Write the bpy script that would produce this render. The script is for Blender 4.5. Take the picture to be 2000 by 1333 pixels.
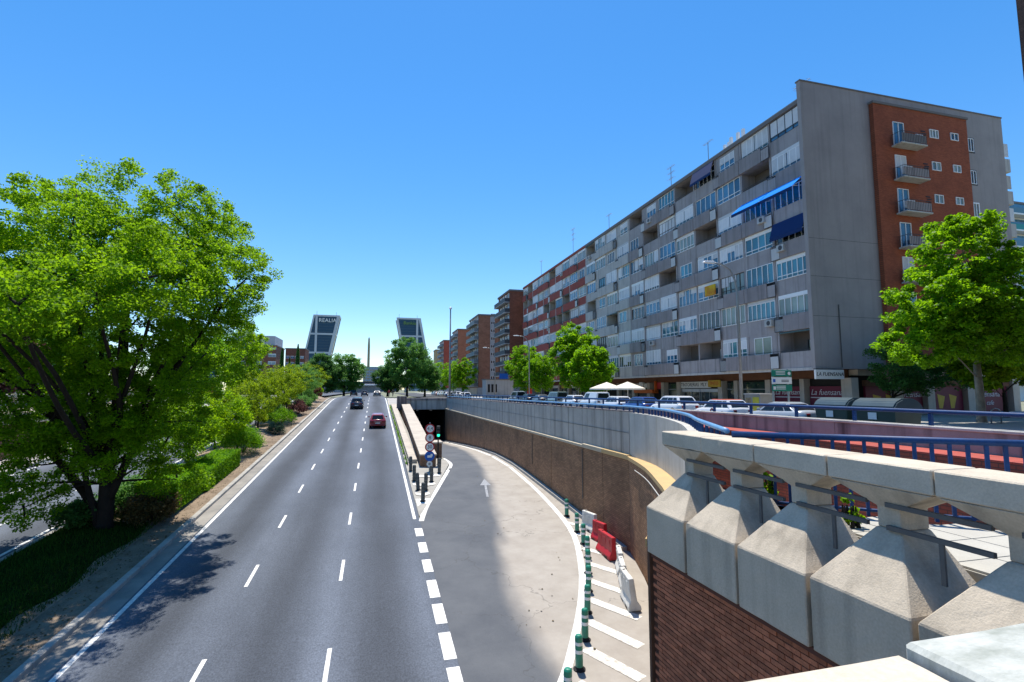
import bpy, bmesh, math, random
import numpy as np
from math import sin, cos, pi, radians, atan2, hypot
from mathutils import Vector, Matrix

# ---------------------------------------------------------------- clear
for o in list(bpy.data.objects):
    bpy.data.objects.remove(o)
SC = bpy.context.scene
COL = SC.collection
RND = random.Random(11)

# ---------------------------------------------------------------- camera
cam_d = bpy.data.cameras.new('camera')
cam = bpy.data.objects.new('camera', cam_d)
COL.objects.link(cam)
cam_d.sensor_width = 36.0
cam_d.lens = 18.0
cam_d.clip_start = 0.05
cam_d.clip_end = 6000
cam.location = (0, 0, 8.0)
cam.rotation_euler = (radians(90 + 5.427), 0, radians(-14.94))
SC.camera = cam

# ---------------------------------------------------------------- sky, sun, exposure
SUN_V = Vector((0.045, 0.37, 1.0)).normalized()      # towards the sun
SUN_EL = math.asin(SUN_V.z)
SUN_AZ = atan2(SUN_V.x, SUN_V.y)
world = bpy.data.worlds.new('World')
SC.world = world
world.use_nodes = True
wn = world.node_tree
wn.nodes.clear()
w_out = wn.nodes.new('ShaderNodeOutputWorld')
w_bg = wn.nodes.new('ShaderNodeBackground')
w_sky = wn.nodes.new('ShaderNodeTexSky')
w_sky.sky_type = 'NISHITA'
w_sky.sun_disc = False
w_sky.sun_elevation = SUN_EL
w_sky.sun_rotation = SUN_AZ
w_sky.altitude = 600
w_sky.air_density = 1.0
w_sky.dust_density = 0.1
w_sky.ozone_density = 3.0
w_hs = wn.nodes.new('ShaderNodeHueSaturation')
w_hs.inputs['Saturation'].default_value = 1.47
w_hs.inputs['Value'].default_value = 1.36
w_hs.inputs['Hue'].default_value = 0.503
w_bg.inputs['Strength'].default_value = 0.15
w_gm = wn.nodes.new('ShaderNodeGamma')        # softer contrast between zenith and horizon, all round
w_gm.inputs['Gamma'].default_value = 0.80
wn.links.new(w_sky.outputs[0], w_gm.inputs['Color'])
wn.links.new(w_gm.outputs[0], w_hs.inputs['Color'])
wn.links.new(w_hs.outputs[0], w_bg.inputs['Color'])
wn.links.new(w_bg.outputs[0], w_out.inputs['Surface'])

sun_d = bpy.data.lights.new('sun', 'SUN')
sun_d.energy = 5.0
sun_d.angle = radians(0.53)
sun_d.color = (1.0, 0.93, 0.82)
sun = bpy.data.objects.new('sun', sun_d)
COL.objects.link(sun)
sun.rotation_euler = SUN_V.to_track_quat('Z', 'Y').to_euler()
sun.location = (0, 0, 80)

vs = SC.view_settings
vs.view_transform = 'Standard'
vs.look = 'None'
vs.exposure = 0.46
vs.gamma = 1.0
vs.use_curve_mapping = False
SC.render.engine = 'CYCLES'

# ---------------------------------------------------------------- helpers
def woff(p):
    v = Vector((0, 0, 0))
    while p is not None:
        v = v + Vector(p.location)
        p = p.parent
    return v

def tag(o, label=None, cat=None, group=None, kind=None):
    if label: o['label'] = label
    if cat: o['category'] = cat
    if group: o['group'] = group
    if kind: o['kind'] = kind
    return o

def thing(name, label, cat, loc=(0, 0, 0), rz=0.0, group=None):
    o = bpy.data.objects.new(name, None)
    o.empty_display_size = 0.3
    COL.objects.link(o)
    o.location = loc
    o.rotation_euler = (0, 0, rz)
    return tag(o, label, cat, group)

def link(name, me, parent=None, loc=(0, 0, 0), rz=0.0, scale=None):
    o = bpy.data.objects.new(name, me)
    COL.objects.link(o)
    o.parent = parent
    o.location = loc
    if rz: o.rotation_euler = (0, 0, rz)
    if scale: o.scale = scale
    return o

def inst(name, me, parent, wloc, scale=None, rz=0.0):
    """a part that shares mesh data, at a world position under an unrotated parent"""
    return link(name, me, parent, Vector(wloc) - woff(parent), rz, scale)

def copy_tree(o, parent=None):
    c = o.copy()
    COL.objects.link(c)
    c.parent = parent
    for ch in list(o.children):
        copy_tree(ch, c)
    return c

class MB:
    def __init__(s):
        s.v = []; s.f = []; s.mi = []; s.uv = None; s.m = 0
    def add(s, vs, fs):
        b = len(s.v)
        s.v += [tuple(q) for q in vs]
        for f in fs:
            s.f.append(tuple(b + i for i in f)); s.mi.append(s.m)
        return s
    def quad(s, a, b, c, d):
        return s.add([a, b, c, d], [(0, 1, 2, 3)])
    def box(s, x0, x1, y0, y1, z0, z1):
        return s.add([(x0,y0,z0),(x1,y0,z0),(x1,y1,z0),(x0,y1,z0),(x0,y0,z1),(x1,y0,z1),(x1,y1,z1),(x0,y1,z1)],
                     [(0,3,2,1),(4,5,6,7),(0,1,5,4),(1,2,6,5),(2,3,7,6),(3,0,4,7)])
    def hexa(s, p):   # 8 points: bottom ccw, top ccw
        return s.add(p, [(0,3,2,1),(4,5,6,7),(0,1,5,4),(1,2,6,5),(2,3,7,6),(3,0,4,7)])
    def obox(s, c, L, W, H, rz=0.0, z0=None):
        cx, cy = c[0], c[1]; zb = c[2] if z0 is None else z0
        ca, sa = cos(rz), sin(rz)
        P = []
        for z in (zb, zb + H):
            for (a, b) in ((-L/2,-W/2),(L/2,-W/2),(L/2,W/2),(-L/2,W/2)):
                P.append((cx + a*ca - b*sa, cy + a*sa + b*ca, z))
        return s.hexa(P)
    def prism(s, poly, z0, z1):
        n = len(poly)
        g = lambda z, q: z(q[0], q[1]) if callable(z) else z
        vs = [(q[0], q[1], g(z0, q)) for q in poly] + [(q[0], q[1], g(z1, q)) for q in poly]
        fs = [tuple(range(n-1, -1, -1)), tuple(range(n, 2*n))]
        fs += [(i, (i+1) % n, n + (i+1) % n, n + i) for i in range(n)]
        return s.add(vs, fs)
    def tube(s, pts, r, n=8, cap=True):
        pts = [Vector(p) for p in pts]
        k = len(pts)
        rs = r if isinstance(r, (list, tuple)) else [r]*k
        vs = []; fs = []
        prev = None
        for i, p in enumerate(pts):
            d = (pts[min(i+1, k-1)] - pts[max(i-1, 0)]).normalized()
            if prev is None:
                a = d.cross(Vector((0, 0, 1)))
                if a.length < 1e-3: a = d.cross(Vector((1, 0, 0)))
            else:
                a = prev - d * prev.dot(d)
            a.normalize(); prev = a
            b = d.cross(a)
            for j in range(n):
                t = 2*pi*j/n
                vs.append(p + (a*cos(t) + b*sin(t))*rs[i])
        for i in range(k-1):
            for j in range(n):
                fs.append((i*n+j, i*n+(j+1) % n, (i+1)*n+(j+1) % n, (i+1)*n+j))
        if cap:
            fs.append(tuple(range(n-1, -1, -1)))
            fs.append(tuple(range((k-1)*n, k*n)))
        return s.add(vs, fs)
    def lathe(s, prof, n=16, c=(0, 0, 0), axis='z'):
        vs = []; fs = []
        for (r, h) in prof:
            for j in range(n):
                t = 2*pi*j/n
                if axis == 'z': q = (c[0]+r*cos(t), c[1]+r*sin(t), c[2]+h)
                elif axis == 'x': q = (c[0]+h, c[1]+r*cos(t), c[2]+r*sin(t))
                else: q = (c[0]+r*sin(t), c[1]+h, c[2]+r*cos(t))
                vs.append(q)
        k = len(prof)
        for i in range(k-1):
            for j in range(n):
                fs.append((i*n+j, i*n+(j+1) % n, (i+1)*n+(j+1) % n, (i+1)*n+j))
        fs.append(tuple(range(n-1, -1, -1)))
        fs.append(tuple(range((k-1)*n, k*n)))
        return s.add(vs, fs)
    def strip(s, L, Rr):
        """sheet between two polylines of 3-D points"""
        k = len(L)
        vs = list(L) + list(Rr)
        return s.add(vs, [(i, k+i, k+i+1, i+1) for i in range(k-1)])
    def mesh(s, name, mats, smooth=False, off=(0, 0, 0)):
        me = bpy.data.meshes.new(name)
        ox, oy, oz = off
        me.from_pydata([(v[0]-ox, v[1]-oy, v[2]-oz) for v in s.v], [], s.f)
        if not isinstance(mats, (list, tuple)): mats = [mats]
        for m in mats: me.materials.append(m)
        if len(mats) > 1: me.polygons.foreach_set('material_index', s.mi)
        if smooth: me.polygons.foreach_set('use_smooth', [True]*len(me.polygons))
        me.update()
        return me
    def build(s, name, mats, parent=None, smooth=False, bevel=0.0, bseg=1):
        off = woff(parent) if parent is not None else Vector((0, 0, 0))
        me = s.mesh(name, mats, smooth, off)
        if bevel or True:
            bm = bmesh.new(); bm.from_mesh(me)
            bmesh.ops.recalc_face_normals(bm, faces=bm.faces)
            if bevel:
                es = [e for e in bm.edges if len(e.link_faces) == 2 and e.calc_face_angle(0) > 0.5]
                bmesh.ops.bevel(bm, geom=es, offset=bevel, segments=bseg, affect='EDGES', clamp_overlap=True)
            bm.to_mesh(me); bm.free()
        return link(name, me, parent)

def sheet(name, L, Rr, mat, parent=None, up=True):
    b = MB(); b.strip(L, Rr)
    off = woff(parent) if parent is not None else (0, 0, 0)
    me = b.mesh(name, mat, False, off)
    me.update()
    if me.polygons[0].normal.z < 0: me.flip_normals()
    return link(name, me, parent)

def text_mesh(txt, size, mat, extrude=0.01, align='CENTER', font_shear=0.0, spacing=1.0):
    cu = bpy.data.curves.new('lettering', 'FONT')
    cu.body = txt; cu.size = size; cu.extrude = extrude
    cu.align_x = align; cu.align_y = 'CENTER'
    cu.shear = font_shear; cu.space_character = spacing
    cu.resolution_u = 3
    ob = bpy.data.objects.new('lettering', cu)
    COL.objects.link(ob)
    dg = bpy.context.evaluated_depsgraph_get()
    me = bpy.data.meshes.new_from_object(ob.evaluated_get(dg))
    bpy.data.objects.remove(ob)
    me.materials.clear(); me.materials.append(mat)
    return me

def put_text(txt, size, mat, parent, wloc, face='-X', extrude=0.01, shear=0.0, spacing=1.0, name='lettering', bold=False):
    me = text_mesh(txt, size, mat, extrude, 'CENTER', shear, spacing)
    o = link(name, me, parent, Vector(wloc) - (woff(parent) if parent else Vector((0, 0, 0))))
    rz = {'-X': -pi/2, '-Y': 0.0, '+X': pi/2, '+Y': pi}[face]
    o.rotation_euler = (pi/2, 0, rz)
    return o

# ---------------------------------------------------------------- materials
MATS = {}
def lin(c):
    return tuple(c) + (1.0,) if len(c) == 3 else tuple(c)

def mk(name, c1, c2=None, scale=3.0, rough=0.8, bump=0.0, bscale=30.0, spec=0.3, metal=0.0,
       streak=0.0, sc=None, fine=0.0, fscale=60.0, rnd=0.0, obj=False, coat=0.0, stretch=(1, 1, 1)):
    m = bpy.data.materials.new(name); m.use_nodes = True
    nt = m.node_tree; N = nt.nodes; L = nt.links
    bs = N['Principled BSDF']
    bs.inputs['Roughness'].default_value = rough
    bs.inputs['Specular IOR Level'].default_value = spec
    bs.inputs['Metallic'].default_value = metal
    bs.inputs['Coat Weight'].default_value = coat
    if obj:
        tc = N.new('ShaderNodeTexCoord'); src = tc.outputs['Object']
    else:
        tc = N.new('ShaderNodeNewGeometry'); src = tc.outputs['Position']
    mp = N.new('ShaderNodeMapping'); mp.inputs['Scale'].default_value = stretch
    L.new(src, mp.inputs['Vector']); src = mp.outputs[0]
    col = None
    rgb = N.new('ShaderNodeRGB'); rgb.outputs[0].default_value = lin(c1); col = rgb.outputs[0]
    def mix(fac, a, b, mode='MIX'):
        x = N.new('ShaderNodeMix'); x.data_type = 'RGBA'; x.blend_type = mode
        if isinstance(fac, float): x.inputs[0].default_value = fac
        else: L.new(fac, x.inputs[0])
        L.new(a, x.inputs[6])
        if isinstance(b, tuple): x.inputs[7].default_value = b
        else: L.new(b, x.inputs[7])
        return x.outputs[2]
    if c2 is not None:
        nz = N.new('ShaderNodeTexNoise'); nz.inputs['Scale'].default_value = scale
        nz.inputs['Detail'].default_value = 6; nz.inputs['Roughness'].default_value = 0.65
        L.new(src, nz.inputs['Vector'])
        rp = N.new('ShaderNodeValToRGB'); rp.color_ramp.elements[0].position = 0.35; rp.color_ramp.elements[1].position = 0.68
        L.new(nz.outputs[0], rp.inputs[0])
        col = mix(rp.outputs[0], col, lin(c2))
    if streak:
        m2 = N.new('ShaderNodeMapping'); m2.inputs['Scale'].default_value = (3.0, 3.0, 0.12)
        L.new(tc.outputs['Object' if obj else 'Position'], m2.inputs['Vector'])
        n2 = N.new('ShaderNodeTexNoise'); n2.inputs['Scale'].default_value = 1.0; n2.inputs['Detail'].default_value = 5
        L.new(m2.outputs[0], n2.inputs['Vector'])
        r2 = N.new('ShaderNodeValToRGB'); r2.color_ramp.elements[0].position = 0.5; r2.color_ramp.elements[1].position = 0.72
        L.new(n2.outputs[0], r2.inputs[0])
        ml = N.new('ShaderNodeMath'); ml.operation = 'MULTIPLY'; ml.inputs[1].default_value = streak
        L.new(r2.outputs[0], ml.inputs[0])
        col = mix(ml.outputs[0], col, lin(sc if sc else tuple(x*0.35 for x in c1)))
    if fine:
        n3 = N.new('ShaderNodeTexNoise'); n3.inputs['Scale'].default_value = fscale; n3.inputs['Detail'].default_value = 3
        L.new(src, n3.inputs['Vector'])
        mr = N.new('ShaderNodeMapRange'); mr.inputs[1].default_value = 0.25; mr.inputs[2].default_value = 0.75
        mr.inputs[3].default_value = 1-fine; mr.inputs[4].default_value = 1+fine
        L.new(n3.outputs[0], mr.inputs[0])
        cb = N.new('ShaderNodeCombineColor')
        for i in range(3): L.new(mr.outputs[0], cb.inputs[i])
        col = mix(1.0, col, cb.outputs[0], 'MULTIPLY')
    if rnd:
        oi = N.new('ShaderNodeObjectInfo')
        mr = N.new('ShaderNodeMapRange'); mr.inputs[3].default_value = 1-rnd; mr.inputs[4].default_value = 1+rnd
        L.new(oi.outputs['Random'], mr.inputs[0])
        cb = N.new('ShaderNodeCombineColor')
        for i in range(3): L.new(mr.outputs[0], cb.inputs[i])
        col = mix(1.0, col, cb.outputs[0], 'MULTIPLY')
    L.new(col, bs.inputs['Base Color'])
    if bump:
        nb = N.new('ShaderNodeTexNoise'); nb.inputs['Scale'].default_value = bscale; nb.inputs['Detail'].default_value = 4
        L.new(src, nb.inputs['Vector'])
        bp = N.new('ShaderNodeBump'); bp.inputs['Strength'].default_value = bump; bp.inputs['Distance'].default_value = 0.02
        L.new(nb.outputs[0], bp.inputs['Height'])
        L.new(bp.outputs[0], bs.inputs['Normal'])
    MATS[name] = m
    return m

def leaf_mat(name, c1, c2, trans=0.35, rough=0.55, spec=0.12):
    m = bpy.data.materials.new(name); m.use_nodes = True
    nt = m.node_tree; N = nt.nodes; L = nt.links
    bs = N['Principled BSDF']; out = N['Material Output']
    bs.inputs['Roughness'].default_value = rough
    bs.inputs['Specular IOR Level'].default_value = spec
    g = N.new('ShaderNodeNewGeometry')
    nz = N.new('ShaderNodeTexNoise'); nz.inputs['Scale'].default_value = 0.55; nz.inputs['Detail'].default_value = 3
    L.new(g.outputs['Position'], nz.inputs['Vector'])
    ad = N.new('ShaderNodeMath'); ad.operation = 'MULTIPLY_ADD'; ad.inputs[1].default_value = 0.6
    L.new(g.outputs['Random Per Island'], ad.inputs[0])
    sb = N.new('ShaderNodeMath'); sb.operation = 'MULTIPLY'; sb.inputs[1].default_value = 0.75
    L.new(nz.outputs[0], sb.inputs[0]); L.new(sb.outputs[0], ad.inputs[2])
    rp = N.new('ShaderNodeValToRGB')
    rp.color_ramp.elements[0].position = 0.3; rp.color_ramp.elements[1].position = 0.95
    rp.color_ramp.elements[0].color = lin(c1); rp.color_ramp.elements[1].color = lin(c2)
    L.new(ad.outputs[0], rp.inputs[0])
    L.new(rp.outputs[0], bs.inputs['Base Color'])
    tr = N.new('ShaderNodeBsdfTranslucent')
    hs = N.new('ShaderNodeHueSaturation'); hs.inputs['Hue'].default_value = 0.482; hs.inputs['Value'].default_value = 1.9
    L.new(rp.outputs[0], hs.inputs['Color']); L.new(hs.outputs[0], tr.inputs['Color'])
    mx = N.new('ShaderNodeMixShader'); mx.inputs[0].default_value = trans
    L.new(bs.outputs[0], mx.inputs[1]); L.new(tr.outputs[0], mx.inputs[2])
    L.new(mx.outputs[0], out.inputs['Surface'])
    MATS[name] = m
    return m

def brick_mat(name, c1, c2, mortar, axis='YZ', bw=0.25, bh=0.075, var=0.0, bump=0.35, dirt=(0.03, 0.025, 0.02)):
    """procedural brick surface for walls too far away to tell the bricks apart"""
    m = bpy.data.materials.new(name); m.use_nodes = True
    nt = m.node_tree; N = nt.nodes; L = nt.links
    bs = N['Principled BSDF']; bs.inputs['Roughness'].default_value = 0.85; bs.inputs['Specular IOR Level'].default_value = 0.2
    g = N.new('ShaderNodeNewGeometry'); sp = N.new('ShaderNodeSeparateXYZ'); L.new(g.outputs['Position'], sp.inputs[0])
    cb = N.new('ShaderNodeCombineXYZ')
    if axis == 'YZ': L.new(sp.outputs[1], cb.inputs[0])
    elif axis == 'XZ': L.new(sp.outputs[0], cb.inputs[0])
    else:
        ad = N.new('ShaderNodeMath'); L.new(sp.outputs[0], ad.inputs[0]); L.new(sp.outputs[1], ad.inputs[1]); L.new(ad.outputs[0], cb.inputs[0])
    L.new(sp.outputs[2], cb.inputs[1])
    bt = N.new('ShaderNodeTexBrick')
    bt.inputs['Color1'].default_value = lin(c1); bt.inputs['Color2'].default_value = lin(c2); bt.inputs['Mortar'].default_value = lin(mortar)
    bt.inputs['Scale'].default_value = 1.0; bt.inputs['Mortar Size'].default_value = 0.008
    bt.inputs['Brick Width'].default_value = bw; bt.inputs['Row Height'].default_value = bh
    L.new(cb.outputs[0], bt.inputs['Vector'])
    nz = N.new('ShaderNodeTexNoise'); nz.inputs['Scale'].default_value = 0.6; nz.inputs['Detail'].default_value = 6; nz.inputs['Roughness'].default_value = 0.7
    L.new(g.outputs['Position'], nz.inputs['Vector'])
    rp = N.new('ShaderNodeValToRGB'); rp.color_ramp.elements[0].position = 0.42; rp.color_ramp.elements[1].position = 0.75
    L.new(nz.outputs[0], rp.inputs[0])
    ml = N.new('ShaderNodeMath'); ml.operation = 'MULTIPLY'; ml.inputs[1].default_value = 0.55; L.new(rp.outputs[0], ml.inputs[0])
    mx = N.new('ShaderNodeMix'); mx.data_type = 'RGBA'; L.new(ml.outputs[0], mx.inputs[0]); L.new(bt.outputs[0], mx.inputs[6]); mx.inputs[7].default_value = lin(dirt)
    L.new(mx.outputs[2], bs.inputs['Base Color'])
    bp = N.new('ShaderNodeBump'); bp.inputs['Strength'].default_value = bump; bp.inputs['Distance'].default_value = 0.01
    inv = N.new('ShaderNodeMath'); inv.operation = 'SUBTRACT'; inv.inputs[0].default_value = 1.0
    L.new(bt.outputs['Fac'], inv.inputs[1]); L.new(inv.outputs[0], bp.inputs['Height']); L.new(bp.outputs[0], bs.inputs['Normal'])
    MATS[name] = m
    return m

# palette
concrete = mk('concrete', (.50,.465,.42), (.38,.355,.325), .9, .85, .25, 40, streak=.7, sc=(.11,.10,.088), fine=.1)
concrete_pale = mk('concrete_pale', (.50,.49,.455), (.42,.41,.38), 1.5, .85, .2, 40, streak=.45, sc=(.2,.17,.12), fine=.06)
concrete_pink = mk('concrete_pink', (.30,.265,.26), (.22,.19,.19), 1.5, .85, .2, 40, streak=.95, sc=(.05,.04,.042), fine=.1)
cast_stone = mk('cast_stone', (.55,.475,.375), (.45,.39,.305), 1.3, .88, .3, 55, fine=.10, fscale=38, streak=.6, sc=(.22,.19,.15))
cast_top = mk('cast_top', (.57,.50,.40), (.45,.395,.315), 1.6, .9, .3, 60, fine=.10, fscale=42)
marble = mk('painted_stone', (.52,.535,.50), (.29,.31,.27), 6.0, .6, .15, 30, fine=.06, stretch=(1,2.2,1))
slate = mk('slate_edge', (.09,.095,.10), (.16,.165,.17), 6, .8, .4, 40)
yellow_cap = mk('yellow_coping', (.54,.37,.17), (.45,.32,.165), 2, .8, .15, 30, fine=.1)
dark_metal = mk('dark_metal', (.085,.085,.085), (.06,.06,.062), 5, .55, spec=.4)
bar_grey = mk('bar_grey', (.11,.11,.108), (.08,.08,.08), 5, .6, spec=.4)
blue_paint = mk('blue_paint', (.008,.050,.17), (.010,.036,.11), 2.5, .5, spec=.25, fine=.18, fscale=25)
white_line = mk('road_paint', (.80,.80,.77), (.50,.50,.49), 7.0, .75, fine=.10, fscale=40)
worn_line = mk('worn_paint', (.76,.75,.71), (.40,.365,.31), 9.0, .8, fine=.18, fscale=30)
white_paint = mk('white_paint', (.80,.80,.79), (.74,.74,.73), 3, .45, spec=.5)
rubber = mk('rubber', (.015,.015,.016), None, rough=.8)
black = mk('black', (.01,.01,.012), None, rough=.5)
steel = mk('steel_grey', (.30,.315,.32), (.24,.25,.26), 3, .45, metal=.5, spec=.5)
chrome = mk('wheel_rim', (.45,.46,.48), None, rough=.3, metal=.8)
soil = mk('dry_soil', (.33,.25,.175), (.20,.145,.10), 1.3, .95, .5, 18, fine=.22, fscale=22)
kerb_m = mk('kerb_stone', (.40,.385,.35), (.29,.28,.26), 1.4, .88, .25, 35, fine=.12, rnd=.10)
gutter = mk('gutter', (.30,.28,.25), (.20,.19,.175), .9, .88, .2, 30, fine=.12)
pavement_m = mk('pavement', (.40,.385,.36), (.31,.30,.28), .8, .88, .15, 30, fine=.08)
red_pave = mk('red_paving_tile', (.42,.085,.06), (.31,.07,.055), 2.2, .8, .15, 40, fine=.1, rnd=.08)
grass_m = leaf_mat('grass', (.012,.045,.006), (.04,.10,.012), .25, .7, .05)
bark = mk('bark', (.028,.022,.018), (.014,.011,.009), 3.5, .95, .8, 22)
bark_pale = mk('plane_bark', (.27,.25,.20), (.15,.14,.115), 3.0, .9, .3, 15)

# car, glass
glass_dark = mk('car_glass', (.010,.014,.018), None, rough=.12, spec=.35)
def paint(name, c, rough=.28): return mk(name, c, None, rough=rough, spec=.6, coat=.6)
# ================================================================ SETTING
S0, SL = 0.10, 0.0625
def zr(y):                      # main road level along the avenue
    if y < 92: return S0 + SL*y
    t = min((y-92)/14.0, 1.0)
    return S0 + SL*92 + SL*14.0*(t - t*t/2)
RY = [0, 30, 37, 43, 50, 60, 77, 112]; RZ = [.10, 1.975, 2.38, 2.42, 2.12, 1.5, .35, -1.6]
def rz_(y): return float(np.interp(y, RY, RZ)) if y > 0 else S0 + SL*y
STREET = 5.90

def frange(a, b, st):
    n = max(1, int(round((b-a)/st)))
    return [a + (b-a)*i/n for i in range(n+1)]

# asphalt with wheel tracks that run along the lanes
def asphalt(name, c1, c2, lanes=None, rough=.82):
    m = mk(name, c1, c2, .35, rough, .5, 45, spec=.3, fine=.34, fscale=26, stretch=(1, .6, 1))
    nt = m.node_tree; N = nt.nodes; L = nt.links; bs = N['Principled BSDF']
    old = bs.inputs['Base Color'].links[0].from_socket
    g = N.new('ShaderNodeNewGeometry'); sp = N.new('ShaderNodeSeparateXYZ'); L.new(g.outputs['Position'], sp.inputs[0])
    if lanes:
        x0, w = lanes
        nz = N.new('ShaderNodeTexNoise'); nz.inputs['Scale'].default_value = .09; nz.inputs['Detail'].default_value = 2
        L.new(g.outputs['Position'], nz.inputs['Vector'])
        ma = N.new('ShaderNodeMath'); ma.operation = 'MULTIPLY_ADD'; ma.inputs[1].default_value = .9; L.new(nz.outputs[0], ma.inputs[0]); L.new(sp.outputs[0], ma.inputs[2])
        m1 = N.new('ShaderNodeMath'); m1.operation = 'SUBTRACT'; m1.inputs[1].default_value = x0 + .45; L.new(ma.outputs[0], m1.inputs[0])
        m2 = N.new('ShaderNodeMath'); m2.operation = 'MULTIPLY'; m2.inputs[1].default_value = 2*pi/w; L.new(m1.outputs[0], m2.inputs[0])
        cs = N.new('ShaderNodeMath'); cs.operation = 'COSINE'; L.new(m2.outputs[0], cs.inputs[0])
        mr = N.new('ShaderNodeMapRange'); mr.inputs[1].default_value = -1; mr.inputs[2].default_value = 1
        mr.inputs[3].default_value = .66; mr.inputs[4].default_value = 1.32; L.new(cs.outputs[0], mr.inputs[0])
        # along-road variation
        n2 = N.new('ShaderNodeTexNoise'); n2.inputs['Scale'].default_value = .5; n2.inputs['Detail'].default_value = 5
        mp = N.new('ShaderNodeMapping'); mp.inputs['Scale'].default_value = (1.4, .08, .08); L.new(g.outputs['Position'], mp.inputs[0]); L.new(mp.outputs[0], n2.inputs['Vector'])
        mr2 = N.new('ShaderNodeMapRange'); mr2.inputs[1].default_value = .3; mr2.inputs[2].default_value = .7; mr2.inputs[3].default_value = .80; mr2.inputs[4].default_value = 1.2
        L.new(n2.outputs[0], mr2.inputs[0])
        mm = N.new('ShaderNodeMath'); mm.operation = 'MULTIPLY'; L.new(mr.outputs[0], mm.inputs[0]); L.new(mr2.outputs[0], mm.inputs[1])
        cb = N.new('ShaderNodeCombineColor')
        for i in range(3): L.new(mm.outputs[0], cb.inputs[i])
        mx = N.new('ShaderNodeMix'); mx.data_type = 'RGBA'; mx.blend_type = 'MULTIPLY'; mx.inputs[0].default_value = 1.0
        L.new(old, mx.inputs[6]); L.new(cb.outputs[0], mx.inputs[7]); L.new(mx.outputs[2], bs.inputs['Base Color'])
    return m
asph = asphalt('asphalt', (.084,.098,.124), (.066,.078,.100), lanes=(-7.3, 3.1))
asph_l = asphalt('asphalt_left', (.095,.110,.135), (.076,.088,.11), lanes=(-22.3, 3.2))
asph_s = asphalt('asphalt_street', (.07,.073,.078), (.055,.057,.061))

# ground sheet (left, right and beyond), reaching the horizon
ground_m = mk('ground', (.21,.215,.16), (.15,.17,.10), .05, .95, fine=.15, fscale=3)
g = MB()
for (x0, x1, y0, y1) in ((11.3, 3500, -400, 96), (-3500, -25.3, -400, 96), (-3500, 3500, 106, 5000), (-3500, -25.3, 96, 106), (11.3, 3500, 96, 106)):
    g.quad((x0, y0, 5.78), (x1, y0, 5.78), (x1, y1, 5.78), (x0, y1, 5.78))
tag(g.build('ground', ground_m), kind='structure')

# main road
ys = frange(-14, 92, 4) + [93.5 + 1.5*i for i in range(10)] + [120, 200, 420]
main_road = tag(sheet('main_road', [(-8.0, y, zr(y)) for y in ys], [(2.26, y, zr(y)) for y in ys], asph), kind='structure')
left_road = tag(sheet('opposite_carriageway', [(-22.6, y, zr(y)) for y in ys], [(-13.3, y, zr(y)) for y in ys], asph_l), kind='structure')

def ribbon(name, path, w, z, mat, parent, lift=.004):
    """painted line along a plan path"""
    P = [Vector((p[0], p[1])) for p in path]
    Ls, Rs = [], []
    for i, p in enumerate(P):
        d = (P[min(i+1, len(P)-1)] - P[max(i-1, 0)]).normalized()
        n = Vector((-d.y, d.x))*w/2
        a = p+n; b = p-n
        Ls.append((a.x, a.y, z(p.y)+lift)); Rs.append((b.x, b.y, z(p.y)+lift))
    return sheet(name, Ls, Rs, mat, parent)

yl = frange(-10, 92, 3) + [93.5 + 1.5*i for i in range(10)]
ribbon('edge_line', [(-7.28, y) for y in yl], .15, zr, white_line, main_road)
ribbon('edge_line', [(2.03 + .0*y, y) for y in yl if y > 25.5], .15, zr, white_line, main_road)
for xl, ph in ((-4.07, 0.0), (-1.0, -.2)):
    for k in range(-2, 17):
        y0 = 13.6 + 6.2*k + ph
        ribbon('lane_dash', [(xl, y0), (xl, y0+1.9)], .115, zr, white_line, main_road)
for k in range(0, 9):
    ribbon('lane_dash', [(-16.2, 8 + 9.0*k), (-16.2, 11.4 + 9.0*k)], .13, zr, white_line, left_road)
    ribbon('lane_dash', [(-19.3, 8 + 9.0*k), (-19.3, 11.4 + 9.0*k)], .13, zr, white_line, left_road)
ribbon('edge_line', [(-13.75, y) for y in yl], .14, zr, white_line, left_road)
ribbon('edge_line', [(-22.1, y) for y in yl], .14, zr, white_line, left_road)
# broad dashes between the road and the slip road
for (y0, y1) in ((23.55, 24.6), (21.6, 22.75), (19.65, 20.85), (17.6, 18.95), (15.9, 17.15), (14.05, 15.4), (12.4, 13.7), (10.7, 12.0), (9.0, 10.3)):
    ribbon('broad_dash', [(2.09, y0), (2.09, y1)], .34, zr, white_line, main_road)

# gutter, kerbs and median
tag(sheet('gutter_strip', [(-8.02, y, zr(y)+.006) for y in ys[:-3]], [(-7.42, y, zr(y)+.006) for y in ys[:-3]], gutter), kind='structure')
def kerb(name, x0, x1, y0, y1, near_end, extra=()):
    root = bpy.data.objects.new(name, None); COL.objects.link(root); tag(root, kind='structure')
    y = y0
    while y < near_end:
        b = MB(); e = .006
        b.hexa([(x0, y+e, zr(y)-.1), (x1, y+e, zr(y)-.1), (x1, y+1-e, zr(y+1)-.1), (x0, y+1-e, zr(y+1)-.1),
                (x0, y+e, zr(y)+.16), (x1, y+e, zr(y)+.16), (x1, y+1-e, zr(y+1)+.16), (x0, y+1-e, zr(y+1)+.16)])
        b.build('kerb_stone', kerb_m, root, bevel=.018)
        y += 1
    b = MB()
    while y < y1:
        st = 1.0
        b.hexa([(x0, y, zr(y)-.1), (x1, y, zr(y)-.1), (x1, y+st-.015, zr(y+st)-.1), (x0, y+st-.015, zr(y+st)-.1),
                (x0, y, zr(y)+.16), (x1, y, zr(y)+.16), (x1, y+st-.015, zr(y+st)+.16), (x0, y+st-.015, zr(y+st)+.16)])
        y += st
    tag(b.build('kerb_run', kerb_m, root), kind='stuff')
    return root
kerb('median_kerb', -8.26, -8.02, 8, 104, 50)
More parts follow.
